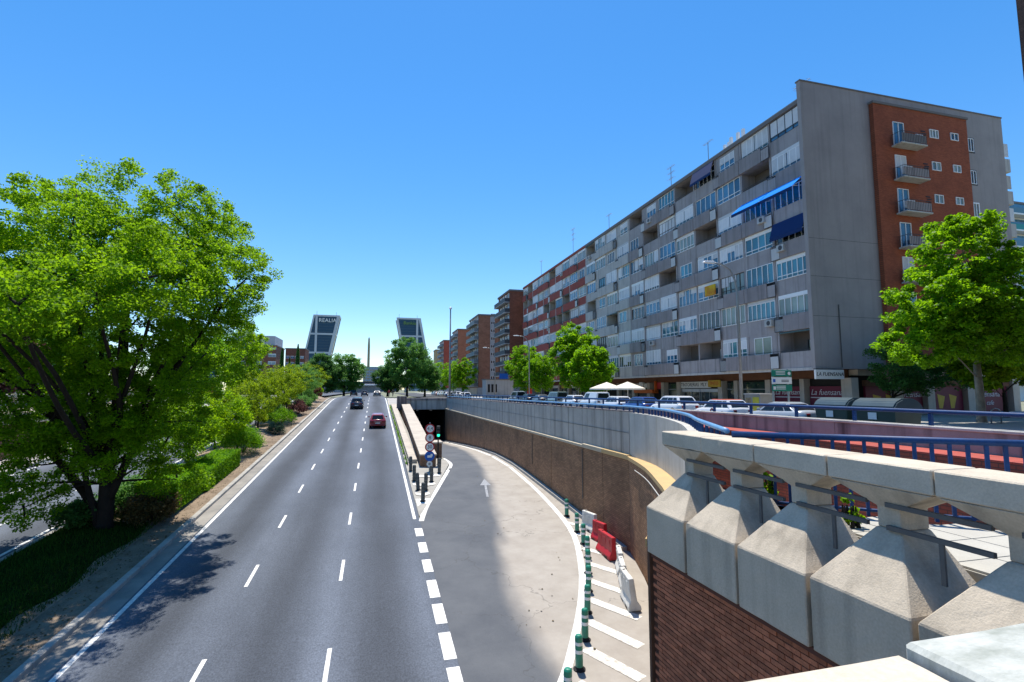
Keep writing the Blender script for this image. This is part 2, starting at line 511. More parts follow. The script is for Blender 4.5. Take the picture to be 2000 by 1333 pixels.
kerb('median_kerb', -13.3, -13.06, 18, 104, 42)
kerb('far_kerb', -22.86, -22.6, 30, 104, 52)

# earth of the median and the paved verge beside the kerb
verge_m = mk('verge', (.25,.19,.135), (.155,.115,.08), 1.3, .93, .4, 20, fine=.16, fscale=18)
tag(sheet('verge', [(-9.35, y, zr(y)+.13) for y in ys[:-3]], [(-8.25, y, zr(y)+.14) for y in ys[:-3]], verge_m), kind='structure')
def zsoil(x, y):
    k = max(0.0, min(1.0, min(x+13.1, -9.35-x)/.8))
    return zr(y) + .13 + k*(.24 + .09*sin(x*1.7+y*.6) + .05*sin(y*1.9-x))
b = MB(); rows = []
for y in frange(-14, 106, .75):
    rows.append([(x, y, zsoil(x, y)) for x in (-13.1, -12.7, -12.3, -11.7, -11.1, -10.5, -10.1, -9.75, -9.35)])
n = len(rows[0])
b.add([p for r in rows for p in r], [(i*n+j, i*n+j+1, (i+1)*n+j+1, (i+1)*n+j) for i in range(len(rows)-1) for j in range(n-1)])
median = tag(b.build('median', soil), kind='structure')
for p in median.data.polygons: p.use_smooth = True
def zmed(x, y): return zsoil(x, y)

# footway on the far left with the wall behind it
tag(sheet('footway', [(-25.3, y, zr(y)+.15) for y in ys], [(-22.85, y, zr(y)+.15) for y in ys], pavement_m), kind='structure')
# the paved ground where the avenue meets the street level beyond the crest
tag(sheet('plaza', [(2.3, y, zr(y)+.02) for y in (78, 84, 92, 97, 102, 107)], [(11.4, y, 6.08 + .006*(y-78)) for y in (78, 84, 92, 97, 102, 107)], pavement_m), kind='structure')

# ---------------------------------------------------------------- slip road
LX_Y = [-14, 25.9, 26.7, 31.0, 36.4, 39.8, 42, 47.8, 60, 78, 112]; LX = [2.262, 2.262, 2.46, 3.6, 5.12, 5.75, 5.6, 5.3, 5.1, 5.05, 5.05]
WX_Y = [-14, 8.9, 9.6, 11.3, 12.8, 14.0, 16.8, 19.7, 78, 112]; WX = [4.95, 4.95, 5.6, 7.0, 7.8, 8.33, 9.45, 10.3, 10.55, 10.55]
def leftx(y): return float(np.interp(y, LX_Y, LX))
def wallx(y): return float(np.interp(y, WX_Y, WX))
ysr = sorted(set(frange(-14, 112, 1.5) + [25.9, 26.7, 8.9, 9.6, 19.7]))
NA = 10
vs_, uvs_ = [], []
for y in ysr:
    a, c = leftx(y), wallx(y)
    for i in range(NA+1):
        t = i/NA
        vs_.append((a + (c-a)*t, y, rz_(y))); uvs_.append((t, y))
b = MB(); b.add(vs_, [(i*(NA+1)+j, i*(NA+1)+j+1, (i+1)*(NA+1)+j+1, (i+1)*(NA+1)+j) for i in range(len(ysr)-1) for j in range(NA)])
# pavement of the slip road: dark asphalt on the left, pale dusty concrete on the right
slip_m = mk('slip_asphalt', (.078,.086,.100), (.112,.120,.132), .5, .85, .3, 80, fine=.14, fscale=60)
nt = slip_m.node_tree; N = nt.nodes; L = nt.links; bs = N['Principled BSDF']
old = bs.inputs['Base Color'].links[0].from_socket
gm = N.new('ShaderNodeNewGeometry'); sp = N.new('ShaderNodeSeparateXYZ'); L.new(gm.outputs['Position'], sp.inputs[0])
cv = N.new('ShaderNodeFloatCurve')          # plan boundary x(y) between the two pavings
mr = N.new('ShaderNodeMapRange'); mr.inputs[1].default_value = 0; mr.inputs[2].default_value = 80; L.new(sp.outputs[1], mr.inputs[0]); L.new(mr.outputs[0], cv.inputs['Value'])
c = cv.mapping.curves[0]
pts = [(0, 4.2), (12.6, 4.5), (16, 4.5), (19.9, 5.1), (26.3, 6.2), (34.4, 7.4), (47, 8.5), (62, 8.9), (80, 9.0)]
c.points[0].location = (0, pts[0][1]/10); c.points[1].location = (1, pts[-1][1]/10)
for (yy, xx) in pts[1:-1]: c.points.new(yy/80, xx/10)
cv.mapping.update()
m10 = N.new('ShaderNodeMath'); m10.operation = 'MULTIPLY'; m10.inputs[1].default_value = 10; L.new(cv.outputs[0], m10.inputs[0])
df = N.new('ShaderNodeMath'); df.operation = 'SUBTRACT'; L.new(sp.outputs[0], df.inputs[0]); L.new(m10.outputs[0], df.inputs[1])
nz = N.new('ShaderNodeTexNoise'); nz.inputs['Scale'].default_value = .6; nz.inputs['Detail'].default_value = 5; nz.inputs['Roughness'].default_value = .5
ms = N.new('ShaderNodeMapping'); ms.inputs['Scale'].default_value = (1, .28, 1); L.new(gm.outputs['Position'], ms.inputs[0]); L.new(ms.outputs[0], nz.inputs['Vector'])
ma = N.new('ShaderNodeMath'); ma.operation = 'MULTIPLY_ADD'; ma.inputs[1].default_value = 1.1; L.new(nz.outputs[0], ma.inputs[0]); L.new(df.outputs[0], ma.inputs[2])
m2 = N.new('ShaderNodeMapRange'); m2.inputs[1].default_value = .1; m2.inputs[2].default_value = .95; m2.clamp = True; m2.interpolation_type = 'SMOOTHSTEP'; L.new(ma.outputs[0], m2.inputs[0])
n4 = N.new('ShaderNodeTexNoise'); n4.inputs['Scale'].default_value = 1.1; n4.inputs['Detail'].default_value = 7; n4.inputs['Roughness'].default_value = .7; L.new(gm.outputs['Position'], n4.inputs['Vector'])
rp = N.new('ShaderNodeValToRGB'); rp.color_ramp.elements[0].color = (.29,.26,.225,1); rp.color_ramp.elements[1].color = (.375,.345,.305,1)
rp.color_ramp.elements[0].position = .3; rp.color_ramp.elements[1].position = .7; L.new(n4.outputs[0], rp.inputs[0])
mx = N.new('ShaderNodeMix'); mx.data_type = 'RGBA'; L.new(m2.outputs[0], mx.inputs[0]); L.new(old, mx.inputs[6]); L.new(rp.outputs[0], mx.inputs[7])
# cracks
vo = N.new('ShaderNodeTexVoronoi'); vo.feature = 'DISTANCE_TO_EDGE'; vo.inputs['Scale'].default_value = .16
nw = N.new('ShaderNodeTexNoise'); nw.inputs['Scale'].default_value = 1.4; nw.inputs['Detail'].default_value = 5; L.new(gm.outputs['Position'], nw.inputs['Vector'])
va = N.new('ShaderNodeVectorMath'); va.operation = 'MULTIPLY_ADD'; va.inputs[1].default_value = (2.2, 2.2, 0); L.new(nw.outputs['Color'], va.inputs[0]); L.new(gm.outputs['Position'], va.inputs[2]); L.new(va.outputs[0], vo.inputs['Vector'])
cr = N.new('ShaderNodeMapRange'); cr.inputs[1].default_value = .001; cr.inputs[2].default_value = .0045; cr.inputs[3].default_value = .38; cr.inputs[4].default_value = 0; L.new(vo.outputs[0], cr.inputs[0])
mx2 = N.new('ShaderNodeMix'); mx2.data_type = 'RGBA'; L.new(cr.outputs[0], mx2.inputs[0]); L.new(mx.outputs[2], mx2.inputs[6]); mx2.inputs[7].default_value = (.05,.048,.045,1)
L.new(mx2.outputs[2], bs.inputs['Base Color'])
slip = b.build('slip_road', slip_m); tag(slip, kind='structure')
if slip.data.polygons[0].normal.z < 0: slip.data.flip_normals()

def smooth_path(P, st=1.0):
    """Catmull-Rom through plan points"""
    P = [Vector((p[0], p[1])) for p in P]; out = []
    for i in range(len(P)-1):
        p0, p1, p2, p3 = P[max(i-1, 0)], P[i], P[i+1], P[min(i+2, len(P)-1)]
        n = max(2, int((p2-p1).length/st))
        for k in range(n):
            t = k/n
            out.append(.5*((2*p1) + (p2-p0)*t + (2*p0-5*p1+4*p2-p3)*t*t + (3*p1-p0-3*p2+p3)*t**3))
    out.append(P[-1])
    return out
RL = smooth_path([(2.6, 9.0), (3.7, 11.0), (4.6, 12.48), (5.11, 13.3), (6.61, 16.11), (7.9, 19.22), (9.0, 23.26), (9.55, 29.75), (9.68, 36), (9.7, 45), (9.85, 60), (9.95, 77), (9.95, 95)])
ribbon('edge_line', RL, .24, rz_, white_line, slip)
ribbon('edge_line', smooth_path([(2.32, 25.6), (2.5, 26.6), (2.9, 28.4), (3.62, 31.0), (5.05, 36.3), (5.6, 38.6), (5.72, 40.2), (5.55, 42.5)], .8), .24, rz_, white_line, slip, .008)
# gore hatching on the slip road side
hat = [((5.78,13.75),(6.63,12.16)), ((6.44,15.09),(7.33,13.47)), ((7.05,16.4),(8.05,14.87)), ((7.62,17.75),(8.55,16.4)),
       ((8.2,19.2),(9.05,18.0)), ((8.65,20.7),(9.5,19.6)), ((9.05,22.4),(9.85,21.4)), ((9.2, 24.0), (9.95, 23.1)), ((5.0,12.4),(5.8,10.9)), ((4.2,11.1),(5.0,9.6))]
for (a, c) in hat:
    ribbon('hatch_stripe', [a, ((a[0]+c[0])/2, (a[1]+c[1])/2), c], .5, rz_, worn_line, slip)
# straight-ahead arrow
b = MB()
d = Vector((.75, 4.5)).normalized(); n = Vector((-d.y, d.x))
def ar(t, s): 
    p = Vector((6.35, 29.2)) + d*t + n*s
    return (p.x, p.y, rz_(p.y)+.005)
b.add([ar(0,.07), ar(0,-.07), ar(2.9,-.07), ar(2.9,.07)], [(0,1,2,3)])
b.add([ar(2.7,.34), ar(2.7,-.34), ar(4.4,0)], [(0,1,2)])
b.build('arrow_marking', mk('faint_paint', (.34,.35,.37), (.18,.19,.205), 7, .8), slip)

# gore island with kerb and its white nose stripes
isl_m = mk('island_paving', (.36,.345,.31), (.28,.27,.245), 1.2, .9, .2, 30, fine=.1)
isl = [(2.3, 26.4), (2.75, 27.9), (3.4, 30.6), (4.9, 36.3), (5.45, 38.6), (5.5, 40.0), (5.35, 42), (5.1, 47), (4.95, 60), (4.9, 78), (2.3, 78)]
b = MB()
yi = sorted(set([26.4, 27.9, 30.6, 33, 36.3, 38.6, 40, 42, 47, 53, 60, 69, 78]))
ixr = lambda y: float(np.interp(y, [q[1] for q in isl[:-1]], [q[0] for q in isl[:-1]]))
# the island follows the main road on its left and the slip road on its right
def islz(x, y):
    if y < 34: return max(zr(y), rz_(y)) + .035
    t = min((y-34)/4, 1)
    a = max(zr(y), rz_(y)) + .035; c = rz_(y) + .14
    return a*(1-t) + c*t if x > 3.3 else max(zr(y), rz_(y)) + .035 + .1*t
Ls = [(2.28, y, zr(y)+.03+ (.1 if y > 35 else 0)) for y in yi]; Ms = [(2.3 + (ixr(y)-2.3)*.42, y, islz(2.3, y)) for y in yi]; Rs = [(ixr(y), y, islz(9, y)) for y in yi]
island = tag(sheet('traffic_island', Ls, Ms, isl_m), kind='structure')
sheet('island_paving', Ms, Rs, isl_m, island)
sheet('island_kerb', Rs, [(ixr(y)+.04, y, rz_(y)-.05) for y in yi], kerb_m, island)
sheet('island_kerb', [(2.262, y, zr(y)-.05) for y in yi], Ls, kerb_m, island)
for (ya, yb) in ((30.2, 30.75), (32.4, 33.0), (34.6, 35.3)):
    m_ = [(2.4 + (ixr(ya)-2.5)*t, ya + .5*(1-abs(2*t-1))*-.8, islz(2, ya)+.004+.02) for t in (0, .25, .5, .75, 1)]
    sheet('nose_stripe', m_, [(p[0], p[1]+(yb-ya), p[2]+.03) for p in m_], worn_line, island)
b = MB(); b.add([(2.34, 26.2, zr(26.2)+.012), (2.5, 26.3, zr(26.3)+.012), (3.2, 29.4, islz(2, 29.4)+.01), (2.33, 29.4, islz(2, 29.4)+.01)], [(0,1,2,3)])
b.build('nose_paint', white_line, island)

# ---------------------------------------------------------------- service street on the right
sheet_ys = (-60, 96)
street = tag(sheet('street', [(11.45, y, STREET) for y in frange(-60, 330, 30)], [(23.5, y, STREET) for y in frange(-60, 330, 30)], asph_s), kind='structure')
b = MB(); b.box(23.5, 60, -60, 33.7, STREET-.2, STREET+.13)
tag(b.build('pavement', pavement_m), kind='structure')
b = MB(); b.box(23.5, 38, 33.72, 330, STREET-.2, STREET+.13)
tag(b.build('pavement', pavement_m), kind='structure')

# ---------------------------------------------------------------- retaining wall of the slip road
brick_ramp = brick_mat('ramp_brick', (.40,.225,.125), (.265,.145,.082), (.15,.09,.06), 'SUM', .26, .08)
rw = thing('retaining_wall', 'long brown brick retaining wall with yellow coping and grey concrete panels along the slip road', 'wall', (10.3, 40, 1))
wpath = smooth_path([(5.0, 8.9), (5.6, 9.6), (7.0, 11.3), (7.8, 12.8), (8.33, 14.0), (9.45, 16.8), (10.3, 19.75)], .7)
cuts = [19.75, 22.3, 24.6, 29.5, 34.5, 41.5, 49, 60, 77.6]
for i in range(len(cuts)-1):
    y0, y1 = cuts[i]+.02, cuts[i+1]-.02
    b = MB()
    off = RND.uniform(-.012, .012)
    b.hexa([(10.3+off, y0, rz_(y0)-.3), (10.75, y0, rz_(y0)-.3), (10.75, y1, rz_(y1)-.3), (10.3+off, y1, rz_(y1)-.3),
            (10.3+off, y0, 5.08), (10.75, y0, 5.08), (10.75, y1, 5.08), (10.3+off, y1, 5.08)])
    b.build('brick_panel', brick_ramp, rw)
# the curved end towards the balustrade
for (i0, i1) in ((0, len(wpath)//2), (len(wpath)//2, len(wpath)-1)):
    P = wpath[i0:i1+1]
    for k in range(len(P)-1):
        pass
    b = MB()
    Lp = [(p.x, p.y) for p in P]; Rp = []
    for k, p in enumerate(P):
        d = (P[min(k+1, len(P)-1)] - P[max(k-1, 0)]).normalized()
        Rp.append((p.x + d.y*.45, p.y - d.x*.45))
    for k in range(len(P)-1):
        q = [Lp[k], Rp[k], Rp[k+1], Lp[k+1]]
        b.hexa([(q[0][0], q[0][1], rz_(q[0][1])-.3), (q[1][0], q[1][1], rz_(q[1][1])-.3), (q[2][0], q[2][1], rz_(q[2][1])-.3), (q[3][0], q[3][1], rz_(q[3][1])-.3)] + [(x, y, 5.08) for (x, y) in q])
    b.build('brick_panel', brick_ramp, rw)
cream_cap = mk('cream_coping', (.50,.43,.32), (.42,.36,.27), 1.5, .85, .15, 30, fine=.1)
# yellow coping: narrow along the straight run, broad round the bend
upath = smooth_path([(5.55, 8.4), (6.25, 9.35), (7.35, 11.05), (8.7, 13.55), (10.0, 17.0), (10.46, 19.9)], .7)
for i in range(len(cuts)-1):
    y0, y1 = cuts[i]+.004, cuts[i+1]-.004
    st = .10 if i == 1 else 0.0
    b = MB(); b.box(10.24, 10.52, y0, y1, 5.085, 5.22 + (.06 if i < 2 else 0))
    b.build('coping', cream_cap if i > 0 else yellow_cap, rw, bevel=.012)
b = MB()
fr = [(p.x-.05, p.y) for p in wpath]
bk = [(float(np.interp(i/(len(wpath)-1), np.linspace(0, 1, len(upath)), [p.x for p in upath]))+.05, float(np.interp(i/(len(wpath)-1), np.linspace(0, 1, len(upath)), [p.y for p in upath]))) for i in range(len(wpath))]
for k in range(len(fr)-1):
    q = [fr[k], bk[k], bk[k+1], fr[k+1]]
    b.hexa([(x, y, 5.085) for (x, y) in q] + [(x, y, 5.23) for (x, y) in q])
b.build('coping', yellow_cap, rw)
shutter_grey = mk('pale_pipe', (.42,.41,.39), None, rough=.6)
# thin white pipe fixed to the curved brick
b = MB(); b.tube([(p.x-.05, p.y+.03, 4.86) for p in wpath[4:-2]], .02, 6); b.build('pipe', shutter_grey, rw, smooth=True)
# grey concrete wall above
pc = [19.95, 24.6, 30.0, 36.0, 43.5, 52, 63, 77.6]
for i in range(len(pc)-1):
    y0, y1 = pc[i]+.01, pc[i+1]-.01
    zt = lambda y: 7.05 + (6.76-7.05)*(y-20)/57.6
    b = MB(); xo = RND.uniform(-.01, .01)
    b.hexa([(10.46+xo, y0, 5.225), (10.78, y0, 5.225), (10.78, y1, 5.225), (10.46+xo, y1, 5.225), (10.46+xo, y0, zt(y0)), (10.78, y0, zt(y0)), (10.78, y1, zt(y1)), (10.46+xo, y1, zt(y1))])
    b.build('concrete_panel', concrete, rw)
    b = MB(); b.hexa([(10.44, y0, zt(y0)+.004), (10.8, y0, zt(y0)+.004), (10.8, y1, zt(y1)+.004), (10.44, y1, zt(y1)+.004), (10.44, y0, zt(y0)+.05), (10.8, y0, zt(y0)+.05), (10.8, y1, zt(y1)+.05), (10.44, y1, zt(y1)+.05)])
    b.build('cap_strip', concrete_pink, rw)
    # lift joint half way up
    b = MB(); b.box(10.44, 10.452+xo, y0, y1, 6.16, 6.175); b.build('joint', slate, rw)
up_cuts = [0, len(upath)//4, len(upath)//2, 3*len(upath)//4, len(upath)-1]
for a_, e_ in zip(up_cuts[:-1], up_cuts[1:]):
    b = MB(); P = upath[a_:e_+1]
    for k in range(len(P)-1):
        p, q = P[k], P[k+1]
        dd = (q-p).normalized(); n = Vector((dd.y, -dd.x))*.3
        s_ = .008 if k == 0 else 0
        b.hexa([(p.x+dd.x*s_, p.y+dd.y*s_, 5.235), (p.x+n.x, p.y+n.y, 5.235), (q.x+n.x, q.y+n.y, 5.235), (q.x, q.y, 5.235),
                (p.x+dd.x*s_, p.y+dd.y*s_, 7.03), (p.x+n.x, p.y+n.y, 7.03), (q.x+n.x, q.y+n.y, 7.03), (q.x, q.y, 7.03)])
    b.build('concrete_panel', concrete_pale, rw)  # paler concrete on the bend paints in the grazing sun
# drain pipes on the brick
for yy in (24.6, 33.2):
    b = MB(); b.tube([(10.25, yy, rz_(yy)+.9), (10.25, yy, 5.0)], .022, 6); b.build('pipe', dark_metal, rw)
# low dark kerb along the foot of the wall
b = MB()
for y0 in frange(20, 77, 3)[:-1]:
    b.hexa([(10.05, y0, rz_(y0)-.05), (10.28, y0, rz_(y0)-.05), (10.28, y0+2.98, rz_(y0+2.98)-.05), (10.05, y0+2.98, rz_(y0+2.98)-.05),
            (10.05, y0, rz_(y0)+.16), (10.28, y0, rz_(y0)+.16), (10.28, y0+2.98, rz_(y0+2.98)+.16), (10.05, y0+2.98, rz_(y0+2.98)+.16)])
b.build('foot_kerb', kerb_m, rw)

# ---------------------------------------------------------------- tunnel portal
tp = thing('tunnel_portal', 'concrete tunnel portal with dark opening at the end of the slip road', 'tunnel', (7.8, 78, .3))
b = MB(); b.box(3.7, 10.72, 77.62, 78.3, 5.05, 6.42); b.build('lintel', concrete, tp, bevel=.02)
b = MB(); b.box(3.65, 10.72, 77.55, 78.3, 6.424, 6.74); b.build('parapet', concrete_pink, tp, bevel=.02)
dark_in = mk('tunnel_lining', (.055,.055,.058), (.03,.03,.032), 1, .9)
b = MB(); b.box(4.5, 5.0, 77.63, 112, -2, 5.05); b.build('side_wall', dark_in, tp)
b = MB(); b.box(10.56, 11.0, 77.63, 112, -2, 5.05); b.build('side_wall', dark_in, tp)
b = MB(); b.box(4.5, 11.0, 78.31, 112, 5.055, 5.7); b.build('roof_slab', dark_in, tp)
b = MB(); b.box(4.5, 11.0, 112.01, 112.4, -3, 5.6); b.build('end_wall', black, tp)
b = MB(); b.box(3.2, 4.6, 77.2, 78.4, 5.0, 7.05); b.build('side_pier', concrete_pink, tp, bevel=.02)
for xx in (6.3, 8.3): MB().box(xx-.15, xx+.15, 79.0, 79.5, 4.8, 5.03).build('tunnel_lamp', steel, tp)
# ================================================================ ISLAND WALLS, BALUSTRADES, RAILINGS
iw_top = mk('wall_top', (.50,.445,.37), (.40,.355,.30), .8, .9, .2, 30, fine=.1)
brown_wall = brick_mat('island_brick', (.30,.18,.11), (.21,.125,.08), (.12,.08,.06), 'SUM', .26, .08)
t = thing('dividing_wall', 'long brown wall with broad pale top between the road and the slip road', 'wall', (3.8, 37.4, 1.7))
def topz(y): return zr(y) + .88
b = MB()
ly = [37.4, 45, 55, 65, 77.1]
LXa = lambda y: 3.25 + (y-37.4)*.016; RXa = lambda y: 4.35 + (y-37.4)*.016
for y0, y1 in zip(ly[:-1], ly[1:]):
    b.hexa([(LXa(y0), y0, rz_(y0)-.4), (RXa(y0), y0, rz_(y0)-.4), (RXa(y1), y1, rz_(y1)-.4), (LXa(y1), y1, rz_(y1)-.4),
            (LXa(y0), y0, topz(y0)), (RXa(y0), y0, topz(y0)), (RXa(y1), y1, topz(y1)), (LXa(y1), y1, topz(y1))])
b.build('wall_body', brown_wall, t)
for y0, y1 in zip(ly[:-1], ly[1:]):
    b = MB(); a = .05
    b.hexa([(LXa(y0)-a, y0+.01-(.05 if y0 == ly[0] else 0), topz(y0)+.003), (RXa(y0)+a, y0+.01-(.05 if y0 == ly[0] else 0), topz(y0)+.003), (RXa(y1)+a, y1-.01, topz(y1)+.003), (LXa(y1)-a, y1-.01, topz(y1)+.003),
            (LXa(y0)-a, y0+.01-(.05 if y0 == ly[0] else 0), topz(y0)+.11), (RXa(y0)+a, y0+.01-(.05 if y0 == ly[0] else 0), topz(y0)+.11), (RXa(y1)+a, y1-.01, topz(y1)+.11), (LXa(y1)-a, y1-.01, topz(y1)+.11)])
    b.build('top_slab', iw_top, t, bevel=.015)
t = thing('planter_wall', 'low flat concrete planter wall beside the right edge line of the road', 'planter', (2.85, 38.5, 2.4))
for y0, y1 in zip((38.6, 48, 58, 68), (48, 58, 68, 84)):
    b = MB(); y1 -= .02
    b.hexa([(2.55, y0, zr(y0)-.3), (3.12, y0, zr(y0)-.3), (3.12+.3*(y1 > 80), y1, zr(y1)-.3), (2.55, y1, zr(y1)-.3),
            (2.55, y0, zr(y0)+.42), (3.12, y0, zr(y0)+.42), (3.12+.3*(y1 > 80), y1, zr(y1)+.42), (2.55, y1, zr(y1)+.42)])
    b.build('concrete_block', iw_top, t, bevel=.02)
b = MB(); b.tube([(2.42, y, zr(y)+.30) for y in frange(38, 84, 4)], .03, 6)
for y in frange(38, 84, 4): b.tube([(2.42, y, zr(y)+.02), (2.42, y, zr(y)+.30)], .025, 6)
b.build('low_rail', dark_metal, t)
t = thing('brick_box', 'small brown brick box with slab lid beside the green traffic light', 'cabinet', (5.0, 42, 2.3))
b = MB(); b.box(4.62, 5.3, 41.6, 43.2, rz_(42)-.2, 3.72); b.build('brick_body', brown_wall, t)
b = MB(); b.box(4.55, 5.37, 41.52, 43.28, 3.724, 3.84); b.build('lid', iw_top, t, bevel=.02)

# ---------------------------------------------------------------- balustrade module: block, pyramid, post, coping stone
PITCH = 1.225
def block_mesh():
    b = MB(); w = PITCH/2-.028
    b.box(0, 1.12, -w, w, 5.045, 5.85)
    me = b.mesh('block', cast_stone); return bev(me, .012)
def bev(me, r, seg=1):
    bm = bmesh.new(); bm.from_mesh(me)
    bmesh.ops.recalc_face_normals(bm, faces=bm.faces)
    es = [e for e in bm.edges if len(e.link_faces) == 2 and e.calc_face_angle(0) > .4]
    bmesh.ops.bevel(bm, geom=es, offset=r, segments=seg, affect='EDGES', clamp_overlap=True)
    bm.to_mesh(me); bm.free(); return me
def rough_up(me, seed, amp=.006):
    """uneven faces and slightly broken edges of old cast stone"""
    bm = bmesh.new(); bm.from_mesh(me)
    for it in range(3):
        es = [e for e in bm.edges if e.calc_length() > .14]
        if es: bmesh.ops.subdivide_edges(bm, edges=es, cuts=1, use_grid_fill=True)
    bmesh.ops.triangulate(bm, faces=[f for f in bm.faces if len(f.verts) > 4])
    R = random.Random(seed)
    for v in bm.verts:
        sharp = any(len(e.link_faces) == 2 and e.calc_face_angle(0) > .3 for e in v.link_edges)
        k = amp*(.22 if sharp else .35)
        v.co += Vector((R.uniform(-k, k), R.uniform(-k, k), R.uniform(-k, k)))
        if sharp and R.random() < .012: v.co -= v.normal*R.uniform(.004, .012)
    bm.to_mesh(me); bm.free(); return me
def pyr_block(seed=1):
    """lower block and its hipped top in one stone"""
    b = MB(); w = PITCH/2-.030; t = .14
    P = [(0,-w,5.045),(1.14,-w,5.045),(1.14,w,5.045),(0,w,5.045), (0,-w,5.85),(1.14,-w,5.85),(1.14,w,5.85),(0,w,5.85),
         (.52,-t,6.50),(.94,-t,6.50),(.94,t,6.50),(.52,t,6.50)]
    b.add(P, [(0,3,2,1),(0,1,5,4),(1,2,6,5),(2,3,7,6),(3,0,4,7),(4,5,9,8),(5,6,10,9),(6,7,11,10),(7,4,8,11),(8,9,10,11)])
    return rough_up(bev(b.mesh('pyramid_block', cast_stone), .013), seed)
def post_cap():
    """post flaring into the coping stone above it"""
    b = MB(); w = PITCH/2-.012; t = .13
    P = [(.53,-t,6.503),(.93,-t,6.503),(.93,t,6.503),(.53,t,6.503), (.53,-t,6.72),(.93,-t,6.72),(.93,t,6.72),(.53,t,6.72),
         (.375,-w*.97,6.958),(.965,-w*.97,6.958),(.965,w*.97,6.958),(.375,w*.97,6.958)]
    b.add(P, [(0,3,2,1),(0,1,5,4),(1,2,6,5),(2,3,7,6),(3,0,4,7),(4,5,9,8),(5,6,10,9),(6,7,11,10),(7,4,8,11),(8,9,10,11)])
    return bev(b.mesh('post', cast_stone), .008)
def coping_stone(seed=1):
    b = MB(); w = PITCH/2-.010
    b.box(.36, .98, -w, w, 6.962, 7.215)
    return rough_up(bev(b.mesh('coping_stone', [cast_top]), .014), seed, .005)
ME_PYRS = [pyr_block(q) for q in range(4)]; ME_COPS = [coping_stone(q) for q in range(4)]
ME_PYR, ME_POST, ME_COP = ME_PYRS[0], post_cap(), ME_COPS[0]
def tie_bar(z, lo=False):
    b = MB(); b.box(.47, .515, -.40, .60, z-.024, z+.024)
    if lo: b.box(.48, .505, .03, .075, 6.1, z-.025)
    return b.mesh('tie_bar', bar_grey)
ME_T1, ME_T2 = tie_bar(6.76), tie_bar(6.52, True)

bal = thing('stone_balustrade', 'cast stone balustrade with pyramid blocks and flat coping in the right foreground', 'balustrade', (4.9, 6.0, 5.04))
y = 8.76 - PITCH/2
k = 0
while y > -3:
    ob_ = inst('pyramid_block', ME_PYRS[k % 4], bal, (4.9+RND.uniform(-.006, .006), y, RND.uniform(-.006, .006))); inst('post', ME_POST, bal, (4.9, y, 0)); inst('coping_stone', ME_COPS[k % 4], bal, (4.9+RND.uniform(-.008, .008), y, RND.uniform(0, .006)))
    if k > 0 or True:
        inst('tie_bar', ME_T1, bal, (4.9, y-PITCH/2, 0)); inst('tie_bar', ME_T2, bal, (4.9, y-PITCH/2, 0))
    y -= PITCH; k += 1
# parapet of the bridge underfoot: same stones set across the road
bp_ = thing('bridge_parapet', 'pale stone bridge parapet with a white painted coping stone at the bottom right', 'balustrade', (1.4, .9, 6.1))
ME_COPW = ME_COP.copy(); ME_COPW.materials.clear(); ME_COPW.materials.append(marble)
def brot(name, me, x): 
    o = inst(name, me, bp_, (x, 1.56, .04), rz=-pi/2); return o
for k in range(-5, 4):
    x = 1.465 - PITCH/2 + PITCH*k
    if x + PITCH/2 > 4.4: continue
    brot('pyramid_block', ME_PYR, x); brot('post', ME_POST, x)
    o = brot('coping_stone', ME_COPW if k == 1 else ME_COP, x)
    if k == 1: o['label'] = 'coping stone streaked with white paint'; o.location.z += .03
deck = tag(MB().box(-30, 10.9, -9, .35, 5.3, 6.1).build('bridge_deck', pavement_m), kind='structure')

# walkway behind the balustrade and the red paved platform
walk_m = mk('walkway_tile', (.44,.43,.385), (.36,.35,.315), 1.2, .85, fine=.08)
wk = bpy.data.objects.new('walkway', None); COL.objects.link(wk); wk.location = (6, 4, 6.1); tag(wk, kind='structure')
fence_a, fence_b = Vector((5.72, 7.35)), Vector((11.05, 2.95))
fdir = (fence_b-fence_a).normalized()
b = MB(); b.prism([(6.04, -6), (11.0, -6), (11.0, 2.8), (5.95, 7.0), (5.95, 8.2), (6.04, 8.2)][:], 5.9, 6.12); b.build('bed', mk('tile_joint', (.3,.29,.26), None), wk)
tile_me = MB().box(-.29, .29, -.29, .29, 0, .02).mesh('tile', walk_m)
for i in range(9):
    for j in range(22):
        x, y_ = 6.36 + .6*i, -5.6 + .6*j
        # keep tiles on the walkway side of the fence
        if (x-fence_a.x)*fdir.y - (y_-fence_a.y)*fdir.x > .35 and x < 10.9 and y_ < 8: inst('tile', tile_me, wk, (x, y_, 6.125))
brick_red = brick_mat('platform_brick', (.36,.09,.06), (.27,.065,.045), (.13,.06,.05), 'SUM', .25, .075)
pf = bpy.data.objects.new('red_platform', None); COL.objects.link(pf); pf.location = (9, 9, 6.1); tag(pf, kind='structure')
n_ = Vector((-fdir.y, fdir.x))      # away from the walkway
poly2 = [(10.3, 2.0), (11.08, 2.0), (11.08, 20.4), (10.85, 20.0), (10.5, 18.0), (10.3, 17.2)]
b = MB(); b.prism(poly2, 4.4, 6.755); b.build('brick_face', brick_red, pf)
b = MB(); b.prism(poly2, 6.757, 6.77); b.build('bedding', mk('red_joint', (.25,.055,.042), (.2,.045,.035), 2), pf)
slab_me = bev(MB().box(-.375, .375, -.295, .295, 0, .025).mesh('red_slab', red_pave), .004)
for j in range(25):
    inst('red_slab', slab_me, pf, (10.69, 2.35 + .6*j, 6.772))
# lower landing behind the baluster fence
up_in = [Vector((p.x+.33, p.y-.12)) for p in upath][::-1]
poly3 = [tuple(fence_a + n_*.1), tuple(fence_b + n_*.1), (10.29, 3.7), (10.29, 17.1)] + [(p.x, p.y) for p in up_in[3:]]
b = MB(); b.prism(poly3, 4.3, 5.0); tag(b.build('lower_landing', pavement_m), kind='structure')
